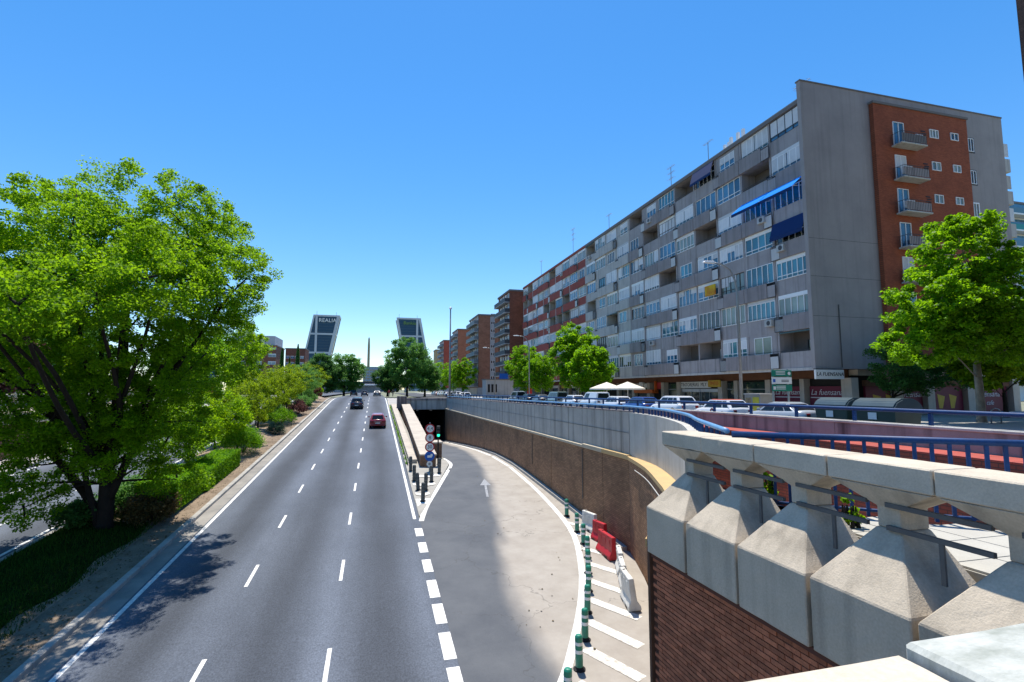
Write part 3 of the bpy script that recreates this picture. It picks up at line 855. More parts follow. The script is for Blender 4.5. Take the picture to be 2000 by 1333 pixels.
# parapet between the platform and the street
pw = thing('parapet_wall', 'low pinkish concrete parapet with rain streaks behind the red paving', 'wall', (11.2, 12, 5.9))
for (y0, y1) in ((-12, -6), (-6, 0), (0, 5.2), (5.2, 10.4), (10.4, 15.6), (15.6, 20.8), (20.8, 26)):
    b = MB(); b.box(11.1, 11.32, y0+.008, y1-.008, 5.7, 7.19); b.build('concrete_panel', concrete_pink, pw)
    b = MB(); b.box(11.07, 11.35, y0+.004, y1-.004, 7.194, 7.255); b.build('cap', concrete_pale, pw, bevel=.01)

# blue railings
def railing(name, label, path, z, r, post_ys, zb, post_r, flat=False, extra=None, rail=True):
    t = thing(name, label, 'railing', (path[0][0], path[0][1], zb))
    b = MB(); b.tube([(p[0], p[1], z if not callable(z) else z(p[1])) for p in path], r, 10); b.build('top_rail', blue_paint, t, smooth=True)
    return t
t = railing('blue_railing', 'blue pipe railing along the street side parapet behind the red paving', [(11.2, y) for y in frange(-10, 78, 4)], lambda y: 7.545 - max(0, y-20)*.0045, .045, None, 7.25, .03)
for y in frange(-9.5, 77, 1.75):
    zt = 7.5 - max(0, y-20)*.0045; zb = 7.257 if y < 26 else 7.0
    b = MB(); b.box(11.165, 11.235, y-.03, y+.03, zb, zt); b.build('post', blue_paint, t)
pipe_path = [(10.55, y) for y in frange(77, 22, 4)] + [(p.x, p.y) for p in smooth_path([(10.56, 20.6), (10.5, 19.2), (10.12, 16.8), (8.87, 13.4), (7.5, 10.85), (6.65, 9.15), (5.98, 7.8)], .5)]
t = railing('blue_railing', 'pale blue pipe rail on short posts following the curved concrete wall', pipe_path, lambda y: 7.28 - max(0, y-20)*.005, .048, None, 7.05, .03)
sky_blue = mk('faded_blue_paint', (.10,.26,.50), (.16,.34,.56), 3, .4, spec=.5)
t.children[0].data.materials[0] = sky_blue
acc = 0; pp = [Vector(p) for p in pipe_path]
for a_, c_ in zip(pp[:-1], pp[1:]):
    L_ = (c_-a_).length
    stp = .42 if a_.y < 21 else .8
    k_ = max(1, int(round(L_/stp)))
    for j in range(k_):
        p = a_ + (c_-a_)*(j/k_)
        zb = (7.05 + (6.76-7.05)*(p.y-20)/57.6 + .05) if p.y > 20 else 7.03
        b = MB(); b.box(p.x-.022, p.x+.022, p.y-.035, p.y+.035, zb, 7.27-max(0, p.y-20)*.005); b.build('post', blue_paint, t)
# baluster fence on the walkway
t = thing('blue_fence', 'blue baluster fence standing in front of the red brick platform', 'fence', (8, 5.3, 6.12))
L_ = (fence_b-fence_a).length
b = MB(); b.tube([(fence_a.x, fence_a.y, 7.27), (fence_b.x, fence_b.y, 7.27)], .05, 10); b.build('top_rail', blue_paint, t, smooth=True)
b = MB(); b.tube([(fence_a.x, fence_a.y, 6.22), (fence_b.x, fence_b.y, 6.22)], .025, 8); b.build('bottom_rail', blue_paint, t, smooth=True)
k_ = int(L_/.2)
for i in range(1, k_):
    p = fence_a + fdir*(L_*i/k_)
    b = MB(); b.obox((p.x, p.y, 6.13), .045, .045, 1.1, atan2(fdir.y, fdir.x)); b.build('baluster', blue_paint, t)

# ---------------------------------------------------------------- brick wall under the balustrade: bricks laid one by one
near_brick = mk('red_brown_brick', (.44,.155,.08), (.31,.108,.058), 7, .88, .3, 60, rnd=.28, fine=.15, fscale=40)
mortar_m = mk('dark_mortar', (.09,.04,.026), None, rough=.95)
nw_ = thing('brick_wall', 'dark red brick wall below the balustrade at the lower right', 'wall', (5.1, 6, .5))
b = MB(); b.box(5.0, 5.6, -8, 8.72, -1, 4.96); b.build('backing', mortar_m, nw_)
b = MB(); b.box(4.955, 5.62, -8, 8.76, 4.963, 5.04); b.build('ledge', mk('brown_ledge', (.10,.04,.03), None, rough=.8), nw_)
b = MB(); b.box(4.93, 5.6, 8.722, 8.80, -1, 5.3); b.build('end_plate', mk('rusty_plate', (.12,.06,.035), (.07,.04,.03), 4, .8), nw_)
BW, BH, JT = .25, .0745, .011
brk = MB().box(-.02, .045, -BW/2+JT/2, BW/2-JT/2, -BH/2+JT/2, BH/2-JT/2)
brick_me = bev(brk.mesh('brick', near_brick), .004)
half_me = bev(MB().box(-.02, .045, -BW/4+JT/2, BW/4-JT/2, -BH/2+JT/2, BH/2-JT/2).mesh('brick', near_brick), .004)
rest = MB(); cand = []
row = 0; z = 4.925
while z > .6:
    y0 = 8.70 - (BW/2 if row % 2 else 0)
    y_ = y0 - BW/2
    while y_ > 1.8:
        # lower limit of what can be seen from the bridge
        cand.append((y_, z, row)); y_ -= BW
    row += 1; z -= BH
def seen(y_, z):
    # inside the picture: the coping hides the lower right
    f = Vector((sin(radians(14.94))*cos(radians(5.427)), cos(radians(14.94))*cos(radians(5.427)), sin(radians(5.427))))
    r_ = Vector((cos(radians(14.94)), -sin(radians(14.94)), 0)); u_ = r_.cross(f)
    d = Vector((5, y_, z-8)); dz = d.dot(f)
    if dz < .3: return None
    return (1000+1000*d.dot(r_)/dz, 666.5-1000*d.dot(u_)/dz, dz)
vis = []
for (y_, z, rw_) in cand:
    s_ = seen(y_, z)
    if s_ and s_[1] < 1345 and s_[0] < 1650: vis.append((s_[2], y_, z))
    elif s_ and s_[1] < 1800: rest.box(4.98 + RND.uniform(-.004, .004), 5.02, y_-BW/2+JT/2, y_+BW/2-JT/2, z-BH/2+JT/2, z+BH/2-JT/2)
vis.sort()
for (d, y_, z) in vis[:300]:
    inst('brick', brick_me, nw_, (5.0+RND.uniform(-.005, .004), y_, z))
for (d, y_, z) in vis[300:]:
    xo = RND.uniform(-.005, .004)
    rest.box(4.98+xo, 5.045+xo, y_-BW/2+JT/2, y_+BW/2-JT/2, z-BH/2+JT/2, z+BH/2-JT/2)
nb2 = mk('red_brown_bricks', (.44,.155,.08), (.28,.098,.054), 5, .88, .3, 60, fine=.2, fscale=14)
tag(rest.build('bricks', nb2, nw_), kind='stuff')

# ---------------------------------------------------------------- opposite wall and balustrade (far left)
brick_left = brick_mat('left_brick', (.26,.13,.085), (.19,.095,.065), (.14,.09,.07), 'YZ', .26, .08)
lw = thing('brick_wall', 'sunlit brown brick retaining wall on the far side of the opposite carriageway', 'wall', (-25.3, 45, 2))
for (y0, y1) in ((18, 30), (30, 42), (42, 54), (54, 66), (66, 78), (78, 92)):
    b = MB(); b.hexa([(-25.7, y0, zr(y0)-.3), (-25.25, y0, zr(y0)-.3), (-25.25, y1-.02, zr(y1)-.3), (-25.7, y1-.02, zr(y1)-.3), (-25.7, y0, 5.5), (-25.25, y0, 5.5), (-25.25, y1-.02, 5.5), (-25.7, y1-.02, 5.5)])
    b.build('brick_panel', brick_left, lw)
lb = thing('stone_balustrade', 'pale stone balustrade above the brick wall across the opposite carriageway', 'balustrade', (-25.2, 50, 5.5))
for k in range(28):
    y_ = 34 + PITCH*k
    for nm, me in (('pyramid_block', ME_PYR), ('post', ME_POST), ('coping_stone', ME_COP)):
        inst(nm, me, lb, (-25.05, y_, .46), rz=pi)
# ================================================================ BUILDINGS
frame_white = mk('window_frame_white', (.80,.80,.80), None, rough=.45, spec=.4)
frame_dark = mk('window_frame_dark', (.05,.05,.055), None, rough=.5)
def pane_mat(name, c, rough=.06):
    return mk(name, c, tuple(x*.55 for x in c), .45, rough, spec=.8, rnd=.45)
pane_teal = pane_mat('pane_teal', (.05,.22,.29))  # teal base paints the sky's reflection into the glass
pane_blue = pane_mat('pane_blue', (.06,.19,.31))  # blue base likewise stands for reflected sky
pane_curtain = pane_mat('pane_curtain', (.22,.26,.22), .12)
pane_dark = pane_mat('pane_dark', (.018,.028,.032))
shutter_m = mk('roller_shutter', (.66,.66,.67), (.58,.58,.59), 1.5, .6, rnd=.16)
nt = shutter_m.node_tree; N = nt.nodes; L = nt.links
gm = N.new('ShaderNodeNewGeometry'); sp = N.new('ShaderNodeSeparateXYZ'); L.new(gm.outputs['Position'], sp.inputs[0])
wv = N.new('ShaderNodeMath'); wv.operation = 'MULTIPLY'; wv.inputs[1].default_value = 2*pi/.06; L.new(sp.outputs[2], wv.inputs[0])
sn = N.new('ShaderNodeMath'); sn.operation = 'SINE'; L.new(wv.outputs[0], sn.inputs[0])
bp = N.new('ShaderNodeBump'); bp.inputs['Strength'].default_value = .35; bp.inputs['Distance'].default_value = .01; L.new(sn.outputs[0], bp.inputs['Height'])
L.new(bp.outputs[0], N['Principled BSDF'].inputs['Normal'])

PANES = {}
def pane_mesh(mat):
    if mat.name not in PANES:
        PANES[mat.name] = MB().box(0, .012, 0, 1, 0, 1).mesh('pane', mat)
    return PANES[mat.name]
SHUT = MB().box(0, .03, 0, 1, 0, 1).mesh('roller_shutter', shutter_m)
FR = {}
def frame_mesh(w, h, n, tr, mat):
    key = (round(w, 2), round(h, 2), n, round(tr, 2), mat.name)
    if key not in FR:
        b = MB(); f = .055; d0, d1 = -.05, .05
        b.box(d0, d1, 0, f, 0, h); b.box(d0, d1, w-f, w, 0, h)
        b.box(d0, d1, f, w-f, 0, f); b.box(d0, d1, f, w-f, h-f, h)
        for i in range(1, n):
            y = w*i/n; b.box(d0+.005, d1-.005, y-.035, y+.035, f, h-f)
        if tr:
            b.box(d0+.008, d1-.008, f, w-f, h*tr-.03, h*tr+.03)
        FR[key] = b.mesh('window', mat)
    return FR[key]
def window(parent, x, y0, w, z0, h, n=2, tr=0, shut=0.0, pm=None, fm=None, rz=0.0, shutn=1):
    """window facing -X (rz=0) or -Y (rz=pi/2, then x,y0 is its right foot): frame > panes, roller shutters"""
    pm = pm or pane_teal; fm = fm or frame_white
    o = inst('window', frame_mesh(w, h, n, tr, fm), parent, (x, y0, z0), rz=rz)
    me = pane_mesh(pm)
    for i in range(n):
        link('pane', me, o, (.01, w*i/n+.03, .05), scale=(1, w/n-.06, h-.1))
    if isinstance(shut, (list, tuple)) or shut > 0:
        sn_ = shutn
        for i in range(sn_):
            s_ = shut if not isinstance(shut, (list, tuple)) else shut[i]
            if s_ > 0: link('roller_shutter', SHUT, o, (-.035, w*i/sn_+.05, h*(1-s_)), scale=(1, w/sn_-.1, h*s_-.03))
    return o

FL = 3.24
def apartment(name, label, y0, nflat, wall_m, par_ms, seed, spec=None, x=34.7, gz=STREET, zbase=10.1, nf=7, fw=7.77, deep=23.2, roof_m=None, par_alt=None):
    R = random.Random(seed)
    t = thing(name, label, 'building', (x, y0, gz))
    y1 = y0 + nflat*fw
    back = mk(name+'_back_wall', tuple(c*.5 for c in (.30,.25,.22)), None, rough=.9)  # darkened base: shade of the terrace recess painted into the wall
    ztop = zbase + nf*FL
    # core behind the terraces, floor slabs, party walls, roof edge
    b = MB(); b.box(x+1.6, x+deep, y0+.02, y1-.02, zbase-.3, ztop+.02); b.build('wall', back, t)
    for k in range(nf+1):
        z = zbase + k*FL
        b = MB(); b.box(x+.06, x+1.62, y0+.03, y1-.03, z-.22, z+.0); b.build('floor_slab', wall_m, t)
    for i in range(nflat+1):
        for h in (0, 1):
            yy = y0 + i*fw + h*fw/2
            if yy > y1 + .1: continue
            b = MB(); yy = min(max(yy, y0+.16), y1-.16)
            b.box(x+.04, x+1.61, yy-.11, yy+.11, zbase+.002, ztop-.222); b.build('party_wall', wall_m, t)
    b = MB(); b.box(x-.12, x+1.7, y0, y1, ztop-.2, ztop+.12); b.build('roof_edge', roof_m or wall_m, t)
    b = MB(); b.box(x+.0, x+deep, y0+.03, y1-.03, ztop+.122, ztop+.3); b.build('roof', mk(name+'_roof', (.25,.24,.235), None, rough=.9), t)
    pm_cache = {}
    def parapet(ya, yb, z, mat, xo=0.0, hh=1.40):
        key = (round(yb-ya, 2), mat.name, hh)
        if key not in pm_cache: pm_cache[key] = bev(MB().box(0, .12, 0, yb-ya, 0, hh).mesh('parapet', mat), .01)
        inst('parapet', pm_cache[key], t, (x+xo, ya, z-.26))
        if xo < -.1:
            key = ('s', round(yb-ya, 2))
            if key not in pm_cache: pm_cache[key] = MB().box(.115, .34, .004, yb-ya-.004, .002, .12).mesh('balcony_floor', wall_m)
            inst('balcony_floor', pm_cache[key], t, (x+xo, ya, z-.26))
    rail_me = MB()
    for (a, c) in ((0, .04), (.98, 1.02)): rail_me.box(0, .04, a, c, 0, 1.36)
    rail_me.box(0, .04, .04, .98, .0, .04); rail_me.box(0, .04, .04, .98, 1.32, 1.36)
    for q in range(1, 8): rail_me.box(.01, .03, .04+.1175*q-.008, .04+.1175*q+.008, .04, 1.32)
    rail_me = rail_me.mesh('rail_panel', frame_dark)
    insert = [MB().box(.045, .055, .045, .975, .045, 1.1).mesh('rail_insert', m_) for m_ in (par_ms[0], mk(name+'_white_insert', (.50,.49,.48), None, rough=.6))]
    def bay(ya, w, z, kind, k):
        """the opening above one parapet"""
        zs = z + 1.13; h = FL - .24 - 1.13 - .02
        if kind == 'T':            # open terrace: dark door in the back wall, thin rail
            zz = z
            window(t, x+1.56, ya+.35, 1.7, zz+.05, 2.2, 2, 0, pm=pane_dark, fm=R.choice([frame_white, frame_dark]))
            b = MB(); b.tube([(x+.06, ya+.06, zs+.09), (x+.06, ya+w-.06, zs+.09)], .018, 6); b.build('hand_rail', frame_dark, t)
            return
        if kind == 'A':            # folded awning over an open terrace
            bay(ya, w, z, 'T', k)
            aw = MB(); aw.tube([(x-.05, ya+.1, zs+h-.12), (x-.05, ya+w-.1, zs+h-.12)], .07, 8); aw.build('awning_roll', mk(name+'awn', (.06,.13,.15), None, rough=.8), t)
            return
        if kind.startswith('V'):   # lowered awning in colour
            col = {'Vb': awn_bright, 'Vn': awn_navy}[kind]
            window(t, x+.22, ya+.06, w-.12, zs, h*.9, 5, 0, pm=pane_dark)
            b = MB(); dx = 1.35 if kind == 'Vb' else .5; dz = 1.1 if kind == 'Vb' else 1.35
            zt = zs+h+.1
            ya_, yb_ = ya-.05, ya+w+.05
            b.hexa([(x-.1, ya_, zt-.05), (x-.1, yb_, zt-.05), (x-dx, yb_, zt-dz-.03), (x-dx, ya_, zt-dz-.03),
                    (x-.1, ya_, zt), (x-.1, yb_, zt), (x-dx, yb_, zt-dz), (x-dx, ya_, zt-dz)])
            a = b.build('awning', col, t)
            b = MB(); b.box(x-dx-.012, x-dx+.004, ya_, yb_, zt-dz-.30, zt-dz-.035); b.build('valance', awn_navy, a)
            b = MB(); b.tube([(x-dx, ya_, zt-dz-.02), (x+.05, ya_+.1, zt-dz+.25)], .02, 6); b.tube([(x-dx, yb_, zt-dz-.02), (x+.05, yb_-.1, zt-dz+.25)], .02, 6); b.build('awning_arm', frame_white, a)
            return
        n = max(2, int(round(w/R.uniform(.62, .95))))
        xo = R.choice([.06, .10, .16])
        fm = frame_white if R.random() > .06 else frame_dark
        top = 0.0
        if kind in ('S', 'H', 'W') and R.random() < .6: top = .28
        if top:
            b = MB(); b.box(x+xo-.05, x+xo+.1, ya+.06, ya+w-.06, zs+h-top, zs+h-.003); b.build('shutter_box', R.choice([frame_white, shutter_m]), t)
        hh = h-top-.005
        pm = R.choice([pane_teal, pane_teal, pane_blue, pane_blue, pane_curtain, pane_dark])
        tr = R.choice([0, 0, .22, .22])
        if kind == 'S': window(t, x+xo, ya+.05, w-.1, zs, hh, n, tr, [R.choice([.78, .85, .97, .97])]*2, pm, fm, shutn=2)
        elif kind == 'H': window(t, x+xo, ya+.05, w-.1, zs, hh, n, tr, [R.choice([0, .35, .55, .8]) for _ in range(3)], pm, fm, shutn=3)
        elif kind == 'P':          # narrower window in a solid panel
            b = MB(); ww = w*.62; yo = ya + (w-ww)*R.choice([.2, .5, .8])
            b.box(x+.05, x+.13, ya+.04, yo-.02, zs-.02, zs+h); b.build('wall_panel', wall_m, t); b = MB(); b.box(x+.05, x+.13, yo+ww+.02, ya+w-.04, zs-.02, zs+h); b.build('wall_panel', wall_m, t)
            window(t, x+.08, yo, ww, zs, h-.25, max(2, n-2), tr, R.choice([0, 0, .45]), pm, fm)
            b = MB(); b.box(x+.05, x+.13, yo-.02, yo+ww+.02, zs+h-.25, zs+h); b.build('wall_panel', wall_m, t)
        else: window(t, x+xo, ya+.05, w-.1, zs, hh, n, tr, 0, pm, fm)
    for i in range(nflat):
        for k in range(nf):
            z = zbase + k*FL
            ya = y0 + i*fw
            flip = (i + k) % 2
            # solid parapet, short rail panel, solid parapet
            r0 = ya + (3.05 if flip else 3.75)
            pa = par_ms[(i+k) % len(par_ms)]; pb = par_ms[(i+k+1) % len(par_ms)]
            xo1, xo2 = (-.2, .05) if flip else (.05, -.2)
            parapet(ya+.03, r0-.01, z, pa, xo1); parapet(r0+1.03, ya+fw-.03, z, pb, xo2)
            inst('rail_panel', rail_me, t, (x-.17, r0, z-.26))
            q = R.random()
            inst('rail_insert', insert[0 if q < .5 else 1], t, (x-.17-.058*(q < .8), r0, z-.26))
            key = 'bar'
            if key not in pm_cache: pm_cache[key] = MB().tube([(0, .05, 0), (0, fw-.05, 0)], .016, 5).mesh('hand_rail', frame_dark)
            inst('hand_rail', pm_cache[key], t, (x-.12, ya, z+1.27))
            if spec and (i, k) in spec: ka, kb = spec[(i, k)]
            else:
                ch = ['W', 'W', 'W', 'H', 'H', 'S', 'S', 'P', 'T', 'A']
                ka, kb = R.choice(ch), R.choice(ch)
            half = fw/2
            bay(ya+.14, half-.28, z, ka, k); bay(ya+half+.14, half-.28, z, kb, k)
            if R.random() < .15:     # air conditioning unit hung on the parapet
                yy = ya + R.uniform(.6, fw-1.4)
                u = MB().box(x-.42, x-.06, yy, yy+.85, z+.35, z+.95).build('air_conditioner', ac_grey, t, bevel=.02)
                MB().lathe([(.22, 0), (.22, .012)], 12, (x-.433, yy+.36, z+.65), 'x').build('fan_grille', frame_dark, u)
    return t, y1, ztop

awn_bright = leaf_mat('awning_blue', (.01,.30,.70), (.012,.34,.78), .5, .8, .1)
ac_grey = mk('ac_grey', (.46,.46,.45), (.38,.38,.37), 3, .6)
awn_navy = mk('awning_navy', (.002,.022,.10), None, rough=.75)
grey_wall = mk('grey_render', (.35,.315,.31), (.29,.262,.258), .8, .88, .15, 40, streak=.35, sc=(.11,.10,.10), fine=.05)
grey_par = mk('grey_parapet', (.37,.335,.33), (.30,.27,.267), .7, .88, .15, 40, streak=.5, sc=(.10,.09,.09), fine=.05)
grey_par2 = mk('grey_parapet_dark', (.30,.265,.262), (.24,.212,.21), .7, .88, .15, 40, streak=.5, sc=(.085,.075,.075), fine=.05)
pale_par = mk('pale_parapet', (.50,.47,.44), (.42,.395,.37), .7, .88, .15, 40, streak=.45, sc=(.17,.16,.155))
red_par = mk('red_parapet', (.33,.075,.055), (.26,.06,.045), .8, .8, streak=.2)
soffit_roof = mk('roof_fascia', (.17,.155,.15), None, rough=.85)

spec_grey = {(0,6):('S','S'), (0,5):('S','T'), (0,4):('Vb','Vb'), (0,3):('Vn','W'), (0,2):('W','W'), (0,1):('W','W'), (0,0):('A','P'),
             (1,6):('P','Vn'), (1,5):('W','W'), (1,4):('S','T'), (1,3):('H','H'), (1,2):('H','H'), (1,1):('W','W'), (1,0):('H','T'),
             (2,6):('T','W'), (2,5):('S','S'), (2,4):('W','W'), (2,3):('P','T'), (2,2):('H','S'), (2,1):('H','H'), (2,0):('T','P'),
             (3,6):('P','T'), (3,5):('T','P'), (3,4):('H','H'), (3,3):('H','H'), (3,2):('W','W'), (3,1):('S','S'), (3,0):('S','P')}
gb, gy1, gzt = apartment('apartment_block', 'grey concrete seven storey apartment block with blue awnings and windowless end wall', 33.95, 4, grey_wall, [grey_par, grey_par2], 5, spec_grey, roof_m=soffit_roof)
# the end wall (gable) towards the camera
gab = mk('gable_render', (.35,.315,.305), (.285,.258,.252), .35, .9, .2, 30, fine=.05, streak=.2, sc=(.13,.12,.12))
b = MB(); b.prism([(34.25, 33.55), (58.0, 33.55), (58.0, 33.93), (34.25, 33.93)], 9.7, 34.15); b.build('gable_wall', gab, gb)
b = MB(); b.box(34.2, 58.05, 33.5, 34.0, 34.153, 34.27); b.build('gable_cap', soffit_roof, gb)
for zz in (14.0, 17.3, 20.5):
    b = MB(); b.box(34.3, 41.6, 33.545, 33.549, zz, zz+.025); b.build('joint', frame_dark, gb)
b = MB(); b.tube([(36.9, 33.5, 9.8), (36.9, 33.5, 15.0)], .04, 6); b.build('downpipe', dark_metal, gb)
gab_brick = brick_mat('gable_brick', (.38,.105,.05), (.28,.075,.036), (.18,.07,.045), 'XZ', .26, .085, dirt=(.15,.045,.026))
b = MB(); b.box(41.6, 52.7, 33.15, 33.54, 9.7, 33.05); b.build('brick_bay', gab_brick, gb)
b = MB(); b.box(41.5, 52.8, 33.05, 33.545, 33.053, 33.25); b.build('bay_cap', soffit_roof, gb)
for k in range(6):
    z = 29.35 - 3.05*k
    # balcony with curved rail, door, air conditioner
    bl = MB().box(43.35, 46.3, 32.15, 33.148, z-.15, z).build('balcony_slab', concrete_pale, gb, bevel=.04)
    b = MB()
    for q in range(16): 
        xx = 43.42 + 2.8*q/15; b.tube([(xx, 32.2, z), (xx, 32.2, z+.95)], .014, 4, False)
    for q in range(4):
        b.tube([(43.4, 32.3+.25*q, z), (43.4, 32.3+.25*q, z+.95)], .014, 4, False); b.tube([(46.24, 32.3+.25*q, z), (46.24, 32.3+.25*q, z+.95)], .014, 4, False)
    b.tube([(43.4, 33.14, z+.95), (43.4, 32.2, z+.95), (46.24, 32.2, z+.95), (46.24, 33.14, z+.95)], .022, 5)
    b.build('balcony_rail', frame_dark, bl)
    MB().box(43.42, 46.22, 32.215, 32.228, z+.08, z+.8).build('rail_screen', mk('rail_screen%d' % k, (.20,.185,.18), None, rough=.8) if k in (0,) else grey_par, bl)
    window(gb, 44.9, 33.13, 1.25, z+.02, 2.25, 2, 0, .5 if k in (1, 4) else 0, pane_blue, frame_white, rz=pi/2)
    acx = (45.2, 43.7, 43.7, 45.1, 44.0, 44.5)[k]
    u = MB().box(acx, acx+.85, 32.3, 32.65, z+.28, z+.95).build('air_conditioner', frame_white, gb, bevel=.03)
    MB().lathe([(.25, 0), (.25, .012)], 14, (acx+.36, 32.285, z+.62), 'y').build('fan_grille', frame_dark, u)
    # vents and kitchen windows
    for q in range(3):
        MB().box(46.95+.12*(q % 2), 47.45+.12*(q % 2), 33.12, 33.16, z+1.35+.22*q, z+1.45+.22*q).build('vent', black, gb)
    window(gb, 49.0+.0*k, 33.13, 1.05, z+1.35, .8, 3 if k in (0, 3) else 2, 0, 0, pane_curtain, frame_white, rz=pi/2)
    window(gb, 51.45, 33.13, .95, z+1.45, .7, 2, 0, 0, pane_dark if k == 0 else pane_curtain, frame_white, rz=pi/2)
    zz = (31.0, 27.85, 24.7, 21.6, 18.5, 15.4)[k] - .1
    MB().box(53.1, 54.1, 33.54, 33.548, zz-.75, zz+.75).build('window_recess', black if k < 2 else frame_white, gb)
    window(gb, 53.95, 33.53, .72, zz-.65, 1.3, 2, 0, 0, pane_dark if k < 2 else pane_curtain, frame_white, rz=pi/2)
# bay balconies on the rear corner
for k in range(5):
    z = 29.3 - 3.24*k
    bl = MB().box(58.02, 59.3, 33.9, 36.4, z-.25, z).build('balcony_slab', concrete_pale, gb)
    MB().box(58.02, 59.3, 33.9, 34.0, z+.002, z+1.05).build('balcony_front', pale_par, bl)
    MB().box(58.1, 59.2, 33.92, 34.0, z+1.3, z+2.6).build('balcony_screen', shutter_m if k % 2 == 0 else pale_par, bl)
# chimney and aerials on the roof
b = MB(); b.box(49.6, 50.9, 36, 37.2, 32.9, 35.0); b.box(49.4, 51.1, 35.8, 37.4, 35.0, 35.15); b.build('chimney', mk('chimney_white', (.6,.55,.5), (.4,.25,.2), 1, .9), gb)
def aerial(parent, x, y, z, h, n=3):
    b = MB(); b.tube([(x, y, z), (x, y, z+h)], .045, 5)
    for q in range(n):
        zz = z + h*(1 - .16*q)
        b.tube([(x, y-.9+.2*q, zz), (x, y+.9-.2*q, zz)], .025, 4)
        for s in range(-3, 4): b.tube([(x-.3, y+.25*s, zz), (x+.3, y+.25*s, zz)], .012, 3)
    return b.build('aerial', steel, parent)
aerial(gb, 37, 36, 34.2, 1.6, 2)
aerial(gb, 38, 59.0, 33.0, 5.0); aerial(gb, 38, 51.0, 33.0, 4.6, 1)
b = MB()
for (dx, dy) in ((0, 0), (0, .8), (0, 1.9), (.5, 2.9), (.5, 3.6)):
    b.tube([(37.2+dx, 44.0+dy, 33), (37.2+dx, 44.0+dy, 35.2)], .05, 5); b.box(37.05+dx, 37.3+dx, 43.85+dy, 44.15+dy, 34.0, 35.6)
b.build('phone_mast', frame_white, gb)
MB().box(34.3, 34.42, 41.6+4.2, 41.6+5.9, 18.0, 19.1).build('flag', mk('flag_red_yellow', (.62,.46,.02), (.45,.06,.02), .7, .8), gb)

pb, py1, _ = apartment('apartment_block', 'pale grey section of the long apartment row between the grey and the red blocks', 33.95+4*7.77, 2, pale_par, [pale_par, pale_par], 23, roof_m=soffit_roof, deep=16)
rb, ry1, _ = apartment('apartment_block', 'apartment block with dark red painted parapets beyond the pale section', 33.95+6*7.77, 5, pale_par, [red_par, red_par, red_par], 41, roof_m=red_par, deep=16)
aerial(rb, 37, 92, 33, 6.5); aerial(pb, 37, 76, 33, 4.0, 1); aerial(rb, 37, 112, 33, 5.0, 1)

# ---------------------------------------------------------------- ground floor: recessed shops under the overhang
brown_soffit = mk('brown_fascia', (.19,.085,.045), (.14,.062,.034), 1.2, .8)
beige = mk('pillar_beige', (.52,.45,.37), (.44,.38,.31), 1.2, .85, streak=.25, sc=(.2,.17,.14))
shop_glass = mk('shop_glass', (.015,.03,.032), (.03,.055,.06), .6, .06, spec=.9)
dark_shop = mk('shop_interior', (.03,.028,.026), None, rough=.9)
GX = 38.8
for (tt, ya, yb) in ((gb, 34.95, gy1), (pb, gy1, py1), (rb, py1, ry1)):
    b = MB(); b.box(GX+.3, 52, ya+.05, yb-.02, STREET, 9.85); b.build('shop_wall', dark_shop, tt)
    b = MB(); b.box(34.98, GX+.5, ya+.03, yb-.03, 9.86, 9.878); b.build('soffit', brown_soffit, tt)
    b = MB(); b.box(GX-.1, GX+.29, ya+.03, yb-.03, 9.0, 9.84); b.build('fascia', brown_soffit, tt)
    b = MB(); b.box(34.68, 35.0, ya-(1.0 if tt is gb else 0), yb, 9.6, 9.84); b.build('edge_beam', pale_par, tt)
def pillar(tt, y, w=.75, x=GX-.55):
    b = MB(); b.box(x, x+.75, y, y+w, STREET+.1, 8.99); return b.build('pillar', beige, tt, bevel=.02)
for y, w in ((33.97, 1.0), (38.9, .5), (43.1, .7), (47.9, .6), (50.5, .75), (58.9, .75), (62.7, .7)): pillar(gb, y, w)
for y in (66.5, 71, 76.2): pillar(pb, y)
for y in (82, 87.5, 93, 98.5, 104, 110, 116): pillar(rb, y)
sign_w = mk('sign_white', (.74,.73,.70), None, rough=.5); ink = mk('sign_ink', (.012,.014,.03), None, rough=.6)
sign_y = mk('sign_yellow', (.62,.42,.05), (.5,.3,.05), 2, .6); sign_r = mk('sign_red', (.5,.03,.03), None, rough=.6); sign_g = mk('sign_green', (.01,.19,.13), None, rough=.5)
orange = mk('sign_orange', (.60,.13,.02), None, rough=.6)
# dry cleaner: glazed front, boxes of the roller shutters and a long sign
b = MB(); b.box(GX, GX+.28, 51.4, 58.8, STREET+.1, 7.7); b.build('shop_front', shop_glass, gb)
for yy in (51.4, 53.4, 55.0, 55.3, 57.0, 58.6): MB().box(GX-.08, GX-.002, yy, yy+.1, STREET+.1, 7.7).build('mullion', steel, gb)
MB().box(GX-.25, GX+.2, 51.4, 54.9, 7.72, 8.1).build('shutter_box', shutter_m, gb); MB().box(GX-.25, GX+.2, 55.1, 58.8, 7.72, 8.1).build('shutter_box', shutter_m, gb)
MB().box(GX-.35, GX-.2, 52.9, 59.4, 8.2, 8.98).build('shop_sign', sign_w, gb)
put_text('TINTORERIAS  MLY', .62, ink, gb, (GX-.36, 56.2, 8.6), '-X', .004)
MB().box(GX-.7, GX-.55, 50.6, 52.8, 8.3, 9.1).build('shop_sign', sign_y, gb); put_text('TINTES', .52, sign_r, gb, (GX-.71, 51.7, 8.72), '-X', .004)
for (ya, yb) in ((44.0, 47.7), (48.7, 50.3), (60.0, 62.5)):
    MB().box(GX+.05, GX+.31, ya, yb, STREET+.1, 8.8).build('shop_front', shop_glass, gb)
    MB().box(GX-.03, GX+.048, ya, yb, 8.0, 8.09).build('transom', steel, gb)
